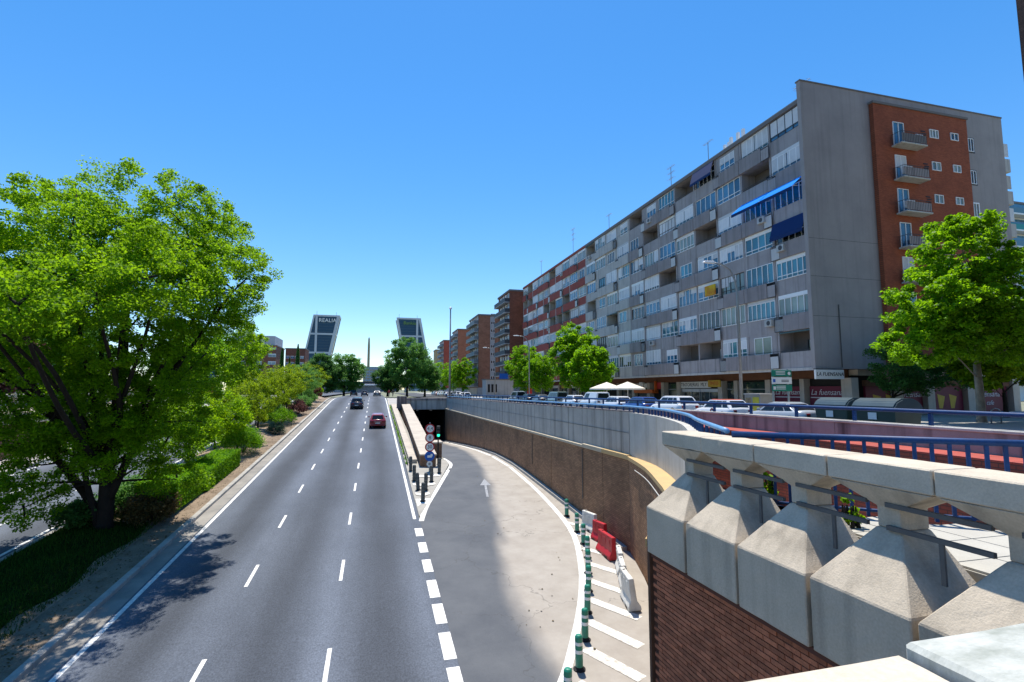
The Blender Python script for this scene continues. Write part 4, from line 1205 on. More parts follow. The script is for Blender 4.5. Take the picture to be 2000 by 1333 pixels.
# bakery in maroon with lettering, white sign over the corner
maroon = mk('maroon_panel', (.17,.012,.035), (.13,.01,.028), 1.2, .5); white_ink = mk('white_lettering', (.62,.58,.58), None, rough=.6)
for (ya, yb) in ((35.1, 38.7), (39.5, 43.0)):
    MB().box(GX-.1, GX+.29, ya, yb, STREET+.15, 8.3).build('shop_panel', maroon, gb)
    put_text('La fuensana', .72, white_ink, gb, (GX-.12, (ya+yb)/2, 7.75), '-X', .004, .35)
    MB().box(GX-.13, GX-.102, ya+.1, yb-.1, 7.25, 7.33).build('underline', white_ink, gb)
MB().lathe([(.30, 0), (.46, .75), (.40, .75), (.25, .05)], 16, (GX-.4, 36.6, 6.15)).build('painted_cup', shutter_m, gb)
MB().box(33.95, 36.75, 33.25, 33.42, 8.85, 9.6).build('shop_sign', sign_w, gb); put_text('LA FUENSANA', .42, ink, gb, (35.35, 33.24, 9.23), '-Y', .006, .2)
MB().box(33.97, 36.7, 33.3, 33.5, 9.602, 9.69).build('sign_bracket', dark_metal, gb)
MB().box(GX-.3, GX-.2, 63.6, 64.9, 8.1, 9.0).build('shop_sign', sign_r, gb); MB().box(GX-.6, GX-.3, 64.9, 65.1, 7.7, 9.2).build('shop_sign', orange, pb); MB().box(GX-.9, GX+.1, 65.2, 70.5, 7.5, 8.0).build('shop_awning', orange, pb)
u = MB().box(GX-.5, GX-.1, 68.6, 69.6, 8.3, 9.1).build('air_conditioner', frame_white, pb, bevel=.03)
for (tt, ya, yb, m_) in ((pb, 67.4, 70.8, shop_glass), (pb, 72, 76, shop_glass), (rb, 83, 87, shop_glass), (rb, 88.4, 92.7, shop_glass), (rb, 94, 98, shop_glass), (rb, 99.5, 103.6, shop_glass), (rb, 105, 109.5, shop_glass)):
    MB().box(GX-.1, GX+.29, ya, yb, STREET+.1, 8.3).build('shop_front', m_, tt)
    MB().box(GX-.2, GX-.102, ya, yb, 8.31, 8.9).build('shop_sign', RND.choice([sign_w, sign_r, sign_g, sign_y]), tt)
# shops on the gable side: roller shutters painted maroon
for (xa, xb, tx) in ((40.3, 43.0, ''), (44.0, 46.6, 'La fuensana'), (47.6, 51.4, ''), (52.4, 57, 'fuensana')):
    MB().box(xa, xb, 34.5, 34.7, STREET+.15, 8.3).build('shop_panel', maroon, gb)
    MB().box(xa-.1, xb+.1, 34.3, 34.7, 8.304, 8.8).build('shutter_box', brown_soffit, gb)
    if tx:
        put_text(tx, .75, white_ink, gb, ((xa+xb)/2, 34.48, 7.6), '-Y', .004, .35); put_text('cafe', .6, white_ink, gb, ((xa+xb)/2, 34.48, 6.8), '-Y', .004, .35)
    else:
        for q in (0, 1):      # painted ice-cream wafers
            MB().add([(xa+.9+1.4*q, 34.49, 6.35), (xa+1.3+1.4*q, 34.49, 6.35), (xa+1.65+1.4*q, 34.49, 7.4), (xa+.75+1.4*q, 34.49, 7.6)], [(0,1,2,3)]).build('painted_wafer', sign_y, gb)
for xx in (43.1, 46.7, 51.5, 57.2): MB().box(xx, xx+.85, 34.1, 34.9, STREET+.1, 9.2).build('pillar', beige, gb)
MB().box(39.2, 58, 34.15, 35.2, 9.204, 9.69).build('fascia', beige, gb)
MB().box(39.3, 58, 34.92, 36, STREET, 9.2).build('shop_wall', dark_shop, gb)
# ================================================================ STREET FURNITURE
green_b = mk('bollard_green', (.010,.22,.145), (.008,.17,.11), 4, .4, spec=.5)
reflect = mk('reflective_white', (.75,.77,.76), None, rough=.35)
# green flexible bollards, one built, the others copied
gbol = thing('green_bollard', '', 'bollard', group='green bollards along the slip road edge')
MB().lathe([(.16, 0), (.16, .025), (.11, .05), (.10, .08)], 14).build('foot', rubber, gbol)
MB().lathe([(.098, .07), (.098, .40)], 14).build('tube', green_b, gbol, smooth=False)
MB().lathe([(.100, .402), (.100, .49)], 14).build('reflective_band', reflect, gbol)
MB().lathe([(.098, .492), (.098, .60)], 14).build('tube', green_b, gbol)
MB().lathe([(.100, .602), (.100, .68)], 14).build('reflective_band', reflect, gbol)
MB().lathe([(.098, .682), (.098, .80), (.07, .84), (.02, .85)], 14).build('cap', green_b, gbol)
gpos = [(5.21,12.87), (5.9,14.12), (6.58,15.54), (7.21,16.91), (7.79,18.27), (8.36,19.64), (8.80,21.1), (9.12,22.6), (9.5,24.9), (4.4, 11.6)]
ords = ['second green and white bollard from the bottom edge of the picture', 'third green and white bollard from the bottom edge', 'fourth green and white bollard counting up the slip road edge',
        'fifth green and white bollard counting up the slip road edge', 'sixth green and white bollard, opposite the leaning white barriers', 'seventh green and white bollard, opposite the red barriers',
        'eighth green and white bollard, opposite the rear red barrier', 'ninth green and white bollard, beside the upright white barrier', 'farthest green and white bollard, against the foot of the brick wall', 'nearest green and white bollard, cut by the bottom edge']
for i, (x, y) in enumerate(gpos):
    o = gbol if i == 0 else copy_tree(gbol)
    o.location = (x, y, rz_(y)); o['label'] = ords[i]; o.rotation_euler = (0, RND.uniform(-.03, .03), i)
# dark worn bollards on the gore
dbm = mk('worn_dark_plastic', (.06,.065,.065), (.11,.115,.11), 6, .6)
dbol = thing('dark_bollard', '', 'bollard', group='dark bollards on the traffic island nose')
MB().lathe([(.17, 0), (.17, .03), (.115, .05)], 12).build('foot', rubber, dbol)
MB().lathe([(.11, .05), (.11, .95), (.08, 1.0), (.02, 1.01)], 14).build('tube', dbm, dbol)
for zz in (.55, .78): MB().lathe([(.112, zz), (.112, zz+.07)], 14).build('worn_band', mk('worn_band', (.13,.13,.125), None, rough=.6), dbol)
dl = ['dark bollard at the left front corner of the dividing wall', 'second dark bollard on the left side of the island', 'tilted dark bollard on the left of the island', 'dark bollard standing alone at the tip of the island nose',
      'dark bollard in the middle of the island', 'dark bollard on the right side of the island', 'farthest dark bollard on the right, below the traffic light']
for i, (x, y) in enumerate([(2.5,36.2), (2.55,33.6), (2.62,31.3), (2.68,28.9), (3.05,31.2), (3.6,33.2), (4.35,35.4)]):
    o = dbol if i == 0 else copy_tree(dbol)
    o.location = (x, y, islz(x, y)); o['label'] = dl[i]; o.rotation_euler = (0, .16 if i == 2 else RND.uniform(-.04, .04), i)

# plastic barriers
plast_w = mk('plastic_white', (.70,.69,.65), (.52,.50,.45), 2.5, .55, streak=.3, sc=(.35,.31,.25))
plast_r = mk('plastic_red', (.48,.02,.03), (.38,.018,.026), 2, .45)
def barrier(label, x, y, rz, mat, L_=1.15, H=.95, tilt=0.0):
    t = thing('plastic_barrier', label, 'barrier', (x, y, rz_(y)), rz, 'water-filled plastic barriers along the brick wall')
    t.rotation_euler = (tilt, 0, rz); t.scale = (.86, .86, .86)
    prof = [(-.24, 0), (.24, 0), (.24, .14), (.12, .36), (.10, H-.02), (.07, H), (-.07, H), (-.10, H-.02), (-.12, .36), (-.24, .14)]
    b = MB(); n = len(prof)
    vs = [(-L_/2, p[0], p[1]) for p in prof] + [(L_/2, p[0], p[1]) for p in prof]
    b.add(vs, [tuple(range(n-1, -1, -1)), tuple(range(n, 2*n))] + [(i, (i+1) % n, n+(i+1) % n, n+i) for i in range(n)])
    me = bev(b.mesh('shell', mat), .02); link('shell', me, t)
    for s in (-1, 1):
        b = MB()
        for q in (-.3, 0, .3): b.box(q*L_-.08, q*L_+.08, s*.100-.02, s*.100+.02, .44, H-.16)
        link('panel_rib', b.mesh('panel_rib', mat), t)
        b = MB(); b.box(-L_*.32, -L_*.12, s*.22-.03, s*.22+.03, 0.0, .1); b.box(L_*.12, L_*.32, s*.22-.03, s*.22+.03, 0.0, .1); link('fork_slot', b.mesh('fork_slot', black), t)
    b = MB(); b.lathe([(.05, 0), (.05, .04), (.03, .05)], 10, (L_*.28, 0, H-.005)); link('filler_cap', b.mesh('filler_cap', mat), t)
    return t
barrier('white ribbed plastic barrier, the farthest of the row by the wall', 9.78, 22.7, 1.75, plast_w)
barrier('red plastic barrier right behind the other red one, next to the ribbed white barrier', 9.65, 21.3, 1.75, plast_r, 1.0)
barrier('large red plastic barrier turned outwards, the nearer of the two red ones', 9.25, 19.75, 1.55, plast_r, 1.6, 1.0)
barrier('white plastic barrier leaning on the wall just in front of the red barriers', 9.10, 18.15, 1.2, plast_w, 1.2, .95, -.1)
barrier('dirty white plastic barrier in the middle of the three white ones near the wall end', 8.66, 17.0, 1.2, plast_w, 1.2, 1.0, -.14)
barrier('dirty white plastic barrier nearest to the camera, leaning at the end of the row', 8.18, 15.75, 1.35, plast_w, 1.3, 1.15, -.12)

# sign post with five discs
t = thing('sign_post', 'grey pole with five round traffic signs in front of the dividing wall', 'traffic sign', (3.75, 36.0, islz(3.75, 36)))
zb = islz(3.75, 36)
MB().tube([(3.75, 36.05, zb), (3.75, 36.05, 5.75)], .04, 8).build('pole', steel, t)
s_red = mk('sign_border_red', (.42,.02,.025), None, rough=.5); s_wh = mk('sign_face_white', (.72,.72,.70), None, rough=.5); s_bl = mk('sign_face_blue', (.01,.10,.42), None, rough=.5)
for i, (z, rr, kind, txt) in enumerate(((5.32, .33, 'r', '4,4'), (4.70, .33, 'r', '8'), (4.08, .33, 'r', '30'), (3.46, .34, 'b', ''), (2.93, .20, 'w', ''))):
    face = MB().lathe([(rr, 0), (rr, .02)], 24, (3.75, 35.97, z), 'y').build('sign_disc', s_red if kind == 'r' else (s_bl if kind == 'b' else s_wh), t)
    if kind == 'r': MB().lathe([(rr*.76, -.004), (rr*.76, .0)], 24, (3.75, 35.966, z), 'y').build('sign_face', s_wh, face)
    if txt: put_text(txt, .34 if len(txt) > 1 else .36, ink, face, (3.75, 35.955, z), '-Y', .002)
    if kind == 'b':      # white vehicle symbol
        b = MB(); b.box(3.6, 3.9, 35.955, 35.962, z-.10, z+.06); b.box(3.8, 3.95, 35.953, 35.961, z-.02, z+.14); b.build('symbol', s_wh, face)
    if kind == 'w': MB().lathe([(rr*.45, -.004), (rr*.45, .0)], 16, (3.75, 35.966, z), 'y').build('symbol', mk('faded_grey', (.3,.3,.3), None), face)
# traffic light
t = thing('traffic_light', 'black traffic light showing green beside the tunnel mouth', 'traffic light', (4.6, 38.3, islz(9, 38.3)))
zb = islz(9, 38.3)
MB().tube([(4.6, 38.3, zb), (4.6, 38.3, 4.6)], .05, 8).build('pole', black, t)
MB().lathe([(.14, 0), (.14, .04)], 10, (4.6, 38.3, zb)).build('foot_plate', black, t)
hd = MB().box(4.47, 4.73, 38.2, 38.4, 4.5, 5.35).build('signal_head', black, t, bevel=.03)
gl = bpy.data.materials.new('green_lamp'); gl.use_nodes = True
gl.node_tree.nodes['Principled BSDF'].inputs['Base Color'].default_value = (.0, .5, .25, 1)
gl.node_tree.nodes['Principled BSDF'].inputs['Emission Color'].default_value = (.02, 1.0, .45, 1); gl.node_tree.nodes['Principled BSDF'].inputs['Emission Strength'].default_value = 1.6
for z, m_ in ((5.2, dark_metal), (4.93, dark_metal), (4.66, gl)):
    l = MB().lathe([(.10, 0), (.10, .02)], 14, (4.6, 38.175, z), 'y').build('lens', m_, hd)
    MB().box(4.48, 4.72, 38.02, 38.19, z+.10, z+.115).build('visor', black, hd)
# tall mast at the portal
t = thing('lamp_mast', 'tall slim grey mast without arm rising beside the tunnel portal', 'mast', (10.9, 77.3, 6.7))
MB().tube([(10.9, 77.3, 5.8), (10.9, 77.3, 13), (10.9, 77.3, 20.2)], [.16, .13, .09], 10).build('pole', steel, t, smooth=True)
MB().lathe([(.12, 0), (.2, .1), (.2, .3), (.05, .4)], 10, (10.9, 77.3, 20.2)).build('head', frame_white, t)

# street lamps with a curved arm over the carriageway
def street_lamp(label, x, y, h=10.8, arm=2.3):
    t = thing('street_lamp', label, 'street lamp', (x, y, STREET+.13), 0, 'curved arm lamps along the service street')
    P = [(x, y, STREET+.13), (x, y, STREET+h*.8), (x-.12, y, STREET+h*.89), (x-.5, y, STREET+h*.96), (x-1.1, y, STREET+h*.99), (x-arm+.5, y, STREET+h)]
    MB().tube(P, [.12, .085, .07, .06, .055, .05], 10).build('pole', steel, t, smooth=True)
    MB().tube([(x, y, STREET+.13), (x, y, STREET+1.3)], .15, 10).build('base', steel, t)
    b = MB(); zc = STREET+h
    b.hexa([(x-arm-.35, y-.12, zc-.06), (x-arm+.55, y-.14, zc-.08), (x-arm+.55, y+.14, zc-.08), (x-arm-.35, y+.12, zc-.06), (x-arm-.25, y-.08, zc+.07), (x-arm+.5, y-.1, zc+.1), (x-arm+.5, y+.1, zc+.1), (x-arm-.25, y+.08, zc+.07)])
    b.build('lamp_head', frame_white, t, bevel=.03)
    return t
street_lamp('tall lamp post with curved arm in front of the grey apartment block', 24.1, 29.8)
street_lamp('lamp post with white head above the street trees before the red block', 24.1, 79.5)
street_lamp('lamp post with white head beside the brick towers farther down the street', 24.1, 104)

# direction sign
t = thing('direction_sign', 'green and white direction sign of three stacked panels on twin posts', 'road sign', (24.3, 26.8, STREET))
for dx in (-.0, 1.15): MB().tube([(24.1+dx, 26.9, STREET), (24.1+dx, 26.9, 9.3)], .06, 8).build('post', steel, t)
for i, (m_, z0, z1) in enumerate(((sign_g, 8.82, 9.22), (s_wh, 8.36, 8.78), (sign_g, 7.9, 8.32))):
    p = MB().box(23.95, 25.45, 26.78, 26.84, z0, z1).build('panel', m_, t, bevel=.015)
    for q in range(3 if i != 1 else 2):
        MB().box(24.25+.1*(i == 1)*4, 24.95+.25*(i == 1), 26.772, 26.778, z0+.12+.09*q, z0+.16+.09*q).build('text_line', s_wh if i != 1 else ink, p)
    if i != 0: MB().box(24.02, 24.2, 26.772, 26.778, z0+.1, z0+.3).build('arrow', s_wh if i == 2 else s_bl, p)
    else: MB().lathe([(.11, 0), (.11, .004)], 12, (25.25, 26.77, (z0+z1)/2), 'y').build('symbol', s_wh, p)

# utility cabinet
t = thing('utility_cabinet', 'grey utility cabinet with yellow poster on the pavement behind the white and orange car', 'cabinet', (25.5, 29.6, STREET+.13))
MB().box(24.9, 26.0, 29.0, 30.5, STREET+.13, 7.66).build('body', mk('cabinet_grey', (.33,.31,.28), (.27,.25,.23), 2, .7), t, bevel=.02)
MB().box(24.84, 26.06, 28.94, 30.56, 7.664, 7.74).build('roof', pale_par, t)
MB().box(24.89, 24.897, 29.1, 29.7, 6.3, 7.5).build('poster', mk('poster_yellow', (.6,.52,.05), (.45,.4,.06), 3, .7), t)
MB().box(24.89, 24.897, 29.85, 30.4, 6.3, 7.45).build('poster', mk('poster_mixed', (.42,.3,.12), (.15,.12,.1), 4, .7), t)
# recycling containers
cont_g = mk('container_green', (.018,.06,.055), (.014,.045,.042), 1.5, .4, spec=.5)
cont_lid = mk('container_lid', (.06,.09,.10), (.045,.07,.08), 1.5, .3, spec=.6)
def container(label, y0, y1, x0=21.2, x1=22.8):
    t = thing('waste_container', label, 'container', ((x0+x1)/2, (y0+y1)/2, STREET), 0, 'large waste containers at the kerb')
    b = MB(); b.hexa([(x0+.1, y0+.1, STREET+.12), (x1-.1, y0+.1, STREET+.12), (x1-.1, y1-.1, STREET+.12), (x0+.1, y1-.1, STREET+.12), (x0, y0, STREET+1.22), (x1, y0, STREET+1.22), (x1, y1, STREET+1.22), (x0, y1, STREET+1.22)]); b.build('bin_body', cont_g, t, bevel=.05)
    b = MB(); prof = [(x0-.04, 1.23), (x1+.04, 1.23), (x1+.04, 1.34), (x1-.15, 1.58), (x1-.5, 1.72), (x0+.5, 1.72), (x0+.15, 1.58), (x0-.04, 1.34)]
    n = len(prof); vs = [(p[0], y0-.03, STREET+p[1]) for p in prof] + [(p[0], y1+.03, STREET+p[1]) for p in prof]
    b.add(vs, [tuple(range(n-1, -1, -1)), tuple(range(n, 2*n))] + [(i, (i+1) % n, n+(i+1) % n, n+i) for i in range(n)]); b.build('lid', cont_lid, t, bevel=.06, bseg=2)
    MB().box(x0-.012, x0, (y0+y1)/2-.2, (y0+y1)/2+.2, STREET+.8, STREET+1.1).build('sticker', s_wh, t)
    MB().tube([(x0-.1, y0+.2, STREET+1.28), (x0-.1, y1-.2, STREET+1.28)], .03, 6).build('lift_bar', dark_metal, t)
container('dark green waste container with rounded lid behind the silver car', 19.2, 21.0)
container('dark green waste container with rounded lid on the right of the pair', 16.9, 18.9)
# bike hoops
for i, (x, y, lb_) in enumerate(((32.0, 24.6, 'steel hoop on the pavement right of the waste containers'), (34.8, 21.7, 'steel hoop at the foot of the large street tree'))):
    t = thing('bike_hoop', lb_, 'bike rack', (x, y, STREET+.13), 0, 'steel bike hoops on the pavement')
    MB().tube([(x-.4, y, STREET+.13), (x-.4, y, STREET+.75), (x-.28, y, STREET+.95), (x, y, STREET+1.02), (x+.28, y, STREET+.95), (x+.4, y, STREET+.75), (x+.4, y, STREET+.13)], .04, 8).build('hoop', steel, t, smooth=True)
    MB().box(x-.5, x+.5, y-.1, y+.1, STREET+.131, STREET+.15).build('base_plate', steel, t)
# wall lantern
t = thing('wall_lantern', 'old fashioned glass lantern on the shaded end wall above the shop shutters', 'lantern', (50.0, 33.3, 9.3))
MB().hexa([(49.8, 32.6, 9.0), (50.2, 32.6, 9.0), (50.2, 33.0, 9.0), (49.8, 33.0, 9.0), (49.68, 32.48, 9.6), (50.32, 32.48, 9.6), (50.32, 33.12, 9.6), (49.68, 33.12, 9.6)]).build('glass_box', mk('lantern_glass', (.5,.5,.48), None, rough=.2), t)
MB().hexa([(49.62, 32.42, 9.604), (50.38, 32.42, 9.604), (50.38, 33.18, 9.604), (49.62, 33.18, 9.604), (49.95, 32.75, 9.95), (50.05, 32.75, 9.95), (50.05, 32.85, 9.95), (49.95, 32.85, 9.95)]).build('cap', black, t)
MB().tube([(50, 32.8, 8.98), (50, 33.0, 8.8), (50, 33.53, 9.0)], .03, 6).build('bracket', black, t)
# parasols of the cafe terrace
canvas = mk('cream_canvas', (.78,.72,.60), (.70,.64,.53), 1, .85)
def parasol(label, x, y, s=1.9):
    t = thing('parasol', label, 'parasol', (x, y, STREET+.13), 0, 'cream parasols on the cafe terrace')
    z = STREET+.13
    MB().tube([(x, y, z), (x, y, z+2.75)], .035, 8).build('pole', frame_white, t)
    b = MB(); n = 8; vs = [(x, y, z+2.85)] + [(x+s*cos(2*pi*i/n+pi/8), y+s*sin(2*pi*i/n+pi/8), z+2.12) for i in range(n)] + [(x+s*cos(2*pi*i/n+pi/8), y+s*sin(2*pi*i/n+pi/8), z+1.95) for i in range(n)]
    b.add(vs, [(0, 1+i, 1+(i+1) % n) for i in range(n)] + [(1+i, 9+i, 9+(i+1) % n, 1+(i+1) % n) for i in range(n)]); me = b.build('canopy', canvas, t)
    b = MB()
    for i in range(n): b.tube([(x, y, z+2.7), (x+s*.97*cos(2*pi*i/n+pi/8), y+s*.97*sin(2*pi*i/n+pi/8), z+2.06)], .012, 4)
    b.build('ribs', frame_white, t); MB().lathe([(.3, 0), (.3, .08), (.06, .12)], 12, (x, y, z)).build('base', dark_metal, t)
parasol('cream parasol on the left of the pair in front of the shops', 26.2, 55.2, 2.0)
parasol('cream parasol on the right of the pair in front of the shops', 26.9, 51.4, 1.9)
# small white kiosk cabinets and shop signs down the street
t = thing('transformer_hut', 'small pale grey utility hut with blue sign beside the brick tower', 'hut', (25.5, 112, STREET+.13))
MB().box(23.9, 30.2, 112, 116, STREET+.13, 10.2).build('hut_wall', pale_par, t); MB().box(23.7, 30.4, 111.8, 116.2, 10.204, 10.4).build('flat_roof', soffit_roof, t)
for q in range(3): MB().box(24.3+.8*q, 24.8+.8*q, 111.94, 111.99, 7.4, 9.2).build('louvre', black, t)
MB().box(26.9, 28.9, 111.7, 111.8, 10.41, 11.6).build('sign_board', s_bl, t)
# yellow and red projecting signs
for (x, y, z, m_, nm) in ((30, 92, 8.2, sign_y, 'small yellow projecting sign on a pole between the street trees'), (30, 97, 7.8, sign_r, 'small red projecting sign on a pole left of the yellow one')):
    t = thing('projecting_sign', nm, 'sign', (x, y, STREET+.13))
    MB().tube([(x, y, STREET+.13), (x, y, z+1)], .05, 6).build('pole', steel, t); MB().box(x-1.0, x-.06, y-.07, y+.07, z-.6, z+.9).build('board', m_, t, bevel=.02)

# ================================================================ VEHICLES
# local frame: y forward, x right, z up
tail_m = mk('tail_lamp', (.35,.01,.012), None, rough=.2, spec=.8); head_m = mk('head_lamp', (.6,.62,.65), None, rough=.1, spec=.9); plate_m = mk('number_plate', (.7,.7,.68), None, rough=.4)
trim = mk('black_trim', (.02,.02,.022), None, rough=.6)
KIND = {  # L, W, rear profile..: (y, z_low, z_deck, half width), greenhouse (rear bottom y, rear top y, front top y, front bottom y), belt z, roof z
 'hatch': (4.1, 1.76, [(-2.05,.42,.78,.74),(-2.0,.32,.95,.84),(-1.6,.22,.98,.88),(0,.20,.96,.88),(.9,.20,.94,.88),(1.5,.22,.84,.86),(1.9,.28,.70,.80),(2.05,.38,.58,.68)], (-1.92,-1.45,.35,1.05), .95, 1.49),
 'suv':   (4.35, 1.84, [(-2.17,.45,.85,.78),(-2.12,.36,1.05,.88),(-1.7,.26,1.08,.92),(0,.24,1.05,.92),(1.0,.24,1.03,.92),(1.6,.26,.95,.90),(2.05,.32,.80,.84),(2.17,.42,.66,.72)], (-2.05,-1.62,.45,1.12), 1.04, 1.63),
 'sedan': (4.6, 1.80, [(-2.3,.42,.80,.76),(-2.24,.32,.98,.86),(-1.7,.22,1.0,.90),(0,.20,.95,.90),(.95,.20,.93,.90),(1.6,.22,.84,.88),(2.15,.28,.70,.80),(2.3,.38,.58,.68)], (-1.75,-.95,.30,1.10), .95, 1.43),
 'van':   (4.5, 1.85, [(-2.25,.40,.95,.82),(-2.22,.32,1.1,.90),(-1.7,.26,1.12,.92),(0,.24,1.08,.92),(1.1,.24,1.05,.92),(1.6,.26,.98,.90),(2.1,.32,.82,.84),(2.25,.42,.68,.72)], (-2.2,-2.1,.75,1.35), 1.06, 1.86)}
def car(name, label, kind, x, y, z, rz, mat, group, roof=None, pitch=0.0, parts=True, cat='car', cargo=False):
    L_, W, st, gh, belt, rf = KIND[kind]
    t = thing(name, label, cat, (x, y, z), rz, group)
    t.rotation_euler = (pitch, 0, rz)
    b = MB(); vs = []; m = 9
    for (yy, zl, zd, w) in st:
        for (fx, z_) in ((-.80, zl), (-.97, zl+.10), (-1.0, (zl+zd)/2), (-.97, zd-.10), (-.86, zd), (0, zd+.035), (.86, zd), (.97, zd-.10), (1.0, (zl+zd)/2), (.97, zl+.10), (.80, zl)):
            vs.append((fx*w, yy, z_))
    m = 11; k = len(st); fs = []
    for i in range(k-1):
        for j in range(m): fs.append((i*m+j, i*m+(j+1) % m, (i+1)*m+(j+1) % m, (i+1)*m+j))
    fs += [tuple(range(m)), tuple(range((k-1)*m, k*m))]
    b.add(vs, fs)
    body = b.build('body', mat, None, smooth=True); body.parent = t
    rb_, rt, ft, fb = gh; wb, wt = W/2*.90, W/2*.70
    def P(yy, z_, w): return [(-w, yy, z_), (w, yy, z_)]
    g_ = [(-wb, rb_, belt-.02), (wb, rb_, belt-.02), (wb, fb, belt-.04), (-wb, fb, belt-.04), (-wt, rt, rf-.04), (wt, rt, rf-.04), (wt, ft, rf-.04), (-wt, ft, rf-.04)]
    b = MB(); b.hexa(g_); cab = b.build('cabin', mat, None, bevel=.05, bseg=2); cab.parent = t
    b = MB(); b.hexa([(-wt*.96, rt+.05, rf-.05), (wt*.96, rt+.05, rf-.05), (wt*.96, ft-.05, rf-.05), (-wt*.96, ft-.05, rf-.05), (-wt*.8, rt+.2, rf), (wt*.8, rt+.2, rf), (wt*.8, ft-.2, rf), (-wt*.8, ft-.2, rf)])
    o = b.build('roof', roof or mat, None, bevel=.02); o.parent = t
    def patch(nm, c, u0, u1, v0, v1, off):
        """quad on a cabin side: c = bottom a,b, top a,b"""
        A, B, Cc, D = [Vector(q) for q in c]
        def pt(u, v): 
            lo = A.lerp(B, u); hi = Cc.lerp(D, u); return lo.lerp(hi, v)
        q = [pt(u0, v0), pt(u1, v0), pt(u1, v1), pt(u0, v1)]
        n = (q[1]-q[0]).cross(q[3]-q[0]).normalized()*off
        b = MB(); b.hexa([tuple(p-n*.5) for p in q] + [tuple(p+n) for p in q]); o = b.build(nm, glass_dark, None); o.parent = t
    G = g_
    patch('rear_window', (G[0], G[1], G[4], G[5]), .1, .9, .12, .88, .012)
    patch('windscreen', (G[2], G[3], G[6], G[7]), .07, .93, .08, .92, .012)
    for (a, c, d, e) in ((G[3], G[0], G[7], G[4]), (G[1], G[2], G[5], G[6])):
        left = a is G[3]
        segs = ((.10, .42), (.45, .72), (.75, .93)) if not cargo else ((.10, .40),)
        for (u0, u1) in segs:
            if not left: u0, u1 = 1-u1, 1-u0
            patch('side_window', (a, c, d, e), u0, u1, .12, .86, .012)
    if parts:
        for (wy, ) in ((-L_*.305,), (L_*.315,)):
            for s in (-1, 1):
                r = .33 if kind != 'suv' else .36
                a = MB(); a.lathe([(r+.05, s*(W/2-.13)), (r+.05, s*(W/2-.0)+s*.006)] if s > 0 else [(r+.05, s*(W/2)+s*.006), (r+.05, s*(W/2-.13))], 18, (0, wy, r+.03), 'x')
                o = a.build('wheel_arch', trim, None); o.parent = t
                w_ = MB(); xs = s*(W/2-.19); xe = s*(W/2+.012)
                lo, hi = min(xs, xe), max(xs, xe)
                w_.lathe([(r*.7, lo), (r*.95, lo), (r, lo+.03), (r, hi-.03), (r*.95, hi), (r*.7, hi)], 20, (0, wy, r), 'x'); wh = w_.build('tyre', rubber, None); wh.parent = t
                rr = MB(); rr.lathe([(r*.66, lo+.01), (r*.66, hi+.004)], 16, (0, wy, r), 'x'); o = rr.build('rim', chrome, None); o.parent = wh
        rear = -L_/2
        for s in (-1, 1):
            o = MB().box(s*W/2*.62-.14, s*W/2*.62+.16 if s > 0 else s*W/2*.62+.14, rear+.0, rear+.14, st[1][2]-.30, st[1][2]-.10).build('tail_light', tail_m, None, bevel=.02); o.parent = t; o.location.x += -.02*s
            o = MB().box(s*W/2*.66-.15, s*W/2*.66+.15, L_/2-.32, L_/2-.10, .60, .72).build('headlight', head_m, None, bevel=.02); o.parent = t
            o = MB().box(s*(W/2+.08)-.09, s*(W/2+.08)+.09, fb-.42, fb-.30, belt-.02, belt+.13).build('wing_mirror', mat, None, bevel=.03); o.parent = t
        o = MB().box(-.26, .26, rear-.012, rear+.08, .55, .66).build('number_plate', plate_m, None); o.parent = t
        o = MB().box(-W/2*.86, W/2*.86, rear-.02, rear+.2, .30, .50).build('rear_bumper', trim if kind in ('suv', 'van') else mat, None, bevel=.04); o.parent = t
    return t
c_white = paint('car_white', (.74,.75,.76)); c_red = paint('car_red', (.25,.008,.018)); c_navy = paint('car_navy', (.006,.012,.045)); c_black = paint('car_black', (.012,.013,.018))
c_silver = paint('car_silver', (.36,.39,.42)); c_blue = paint('car_blue', (.02,.06,.24)); c_grey = paint('car_grey', (.10,.11,.115)); c_green = paint('car_greengrey', (.16,.21,.20)); c_orange = paint('car_orange', (.55,.10,.03))
pt = math.atan(SL)
car('car', 'red hatchback driving away in the right lane of the road', 'hatch', .40, 60.5, zr(60.5), 0, c_red, 'cars driving on the avenue', pitch=pt)
car('car', 'dark blue car driving away in the middle lane ahead of the red one', 'suv', -2.55, 82, zr(82), 0, c_navy, 'cars driving on the avenue', pitch=pt)
car('car', 'dark car in the left lane just beyond the crest of the road', 'suv', -5.6, 150, zr(150), 0, c_black, 'cars driving on the avenue')
car('car', 'dark blue car in the middle lane just beyond the crest of the road', 'hatch', -2.6, 143, zr(143), 0, c_navy, 'cars driving on the avenue')
car('car', 'dark green car in the right lane just beyond the crest of the road', 'sedan', .6, 138, zr(138), 0, c_grey, 'cars driving on the avenue')
G_ = 'cars parked along the service street'
PX = 22.0
car('parked_car', 'silver sedan parked in front of the maroon shop panels', 'sedan', PX, 23.9, STREET, 0, c_silver, G_)
tx = car('parked_car', 'white hatchback with orange roof and round red door emblem, parked behind the silver sedan', 'hatch', PX, 29.2, STREET, 0, c_white, G_, roof=c_orange)
o = MB().lathe([(.20, 0), (.20, .006)], 18, (-.888, -.25, .72), 'x').build('door_emblem', s_red, None); o.parent = tx
o = MB().lathe([(.09, -.004), (.09, .0)], 14, (-.89, -.25, .72), 'x').build('emblem_centre', s_wh, None); o.parent = tx
car('parked_car', 'white crossover parked in front of the dry cleaner', 'suv', PX, 34.8, STREET, 0, c_white, G_)
car('parked_car', 'bright blue car parked left of the white crossover', 'hatch', PX, 39.8, STREET, 0, c_blue, G_)
car('parked_car', 'small white car parked below the right parasol', 'hatch', PX, 44.4, STREET, 0, c_white, G_)
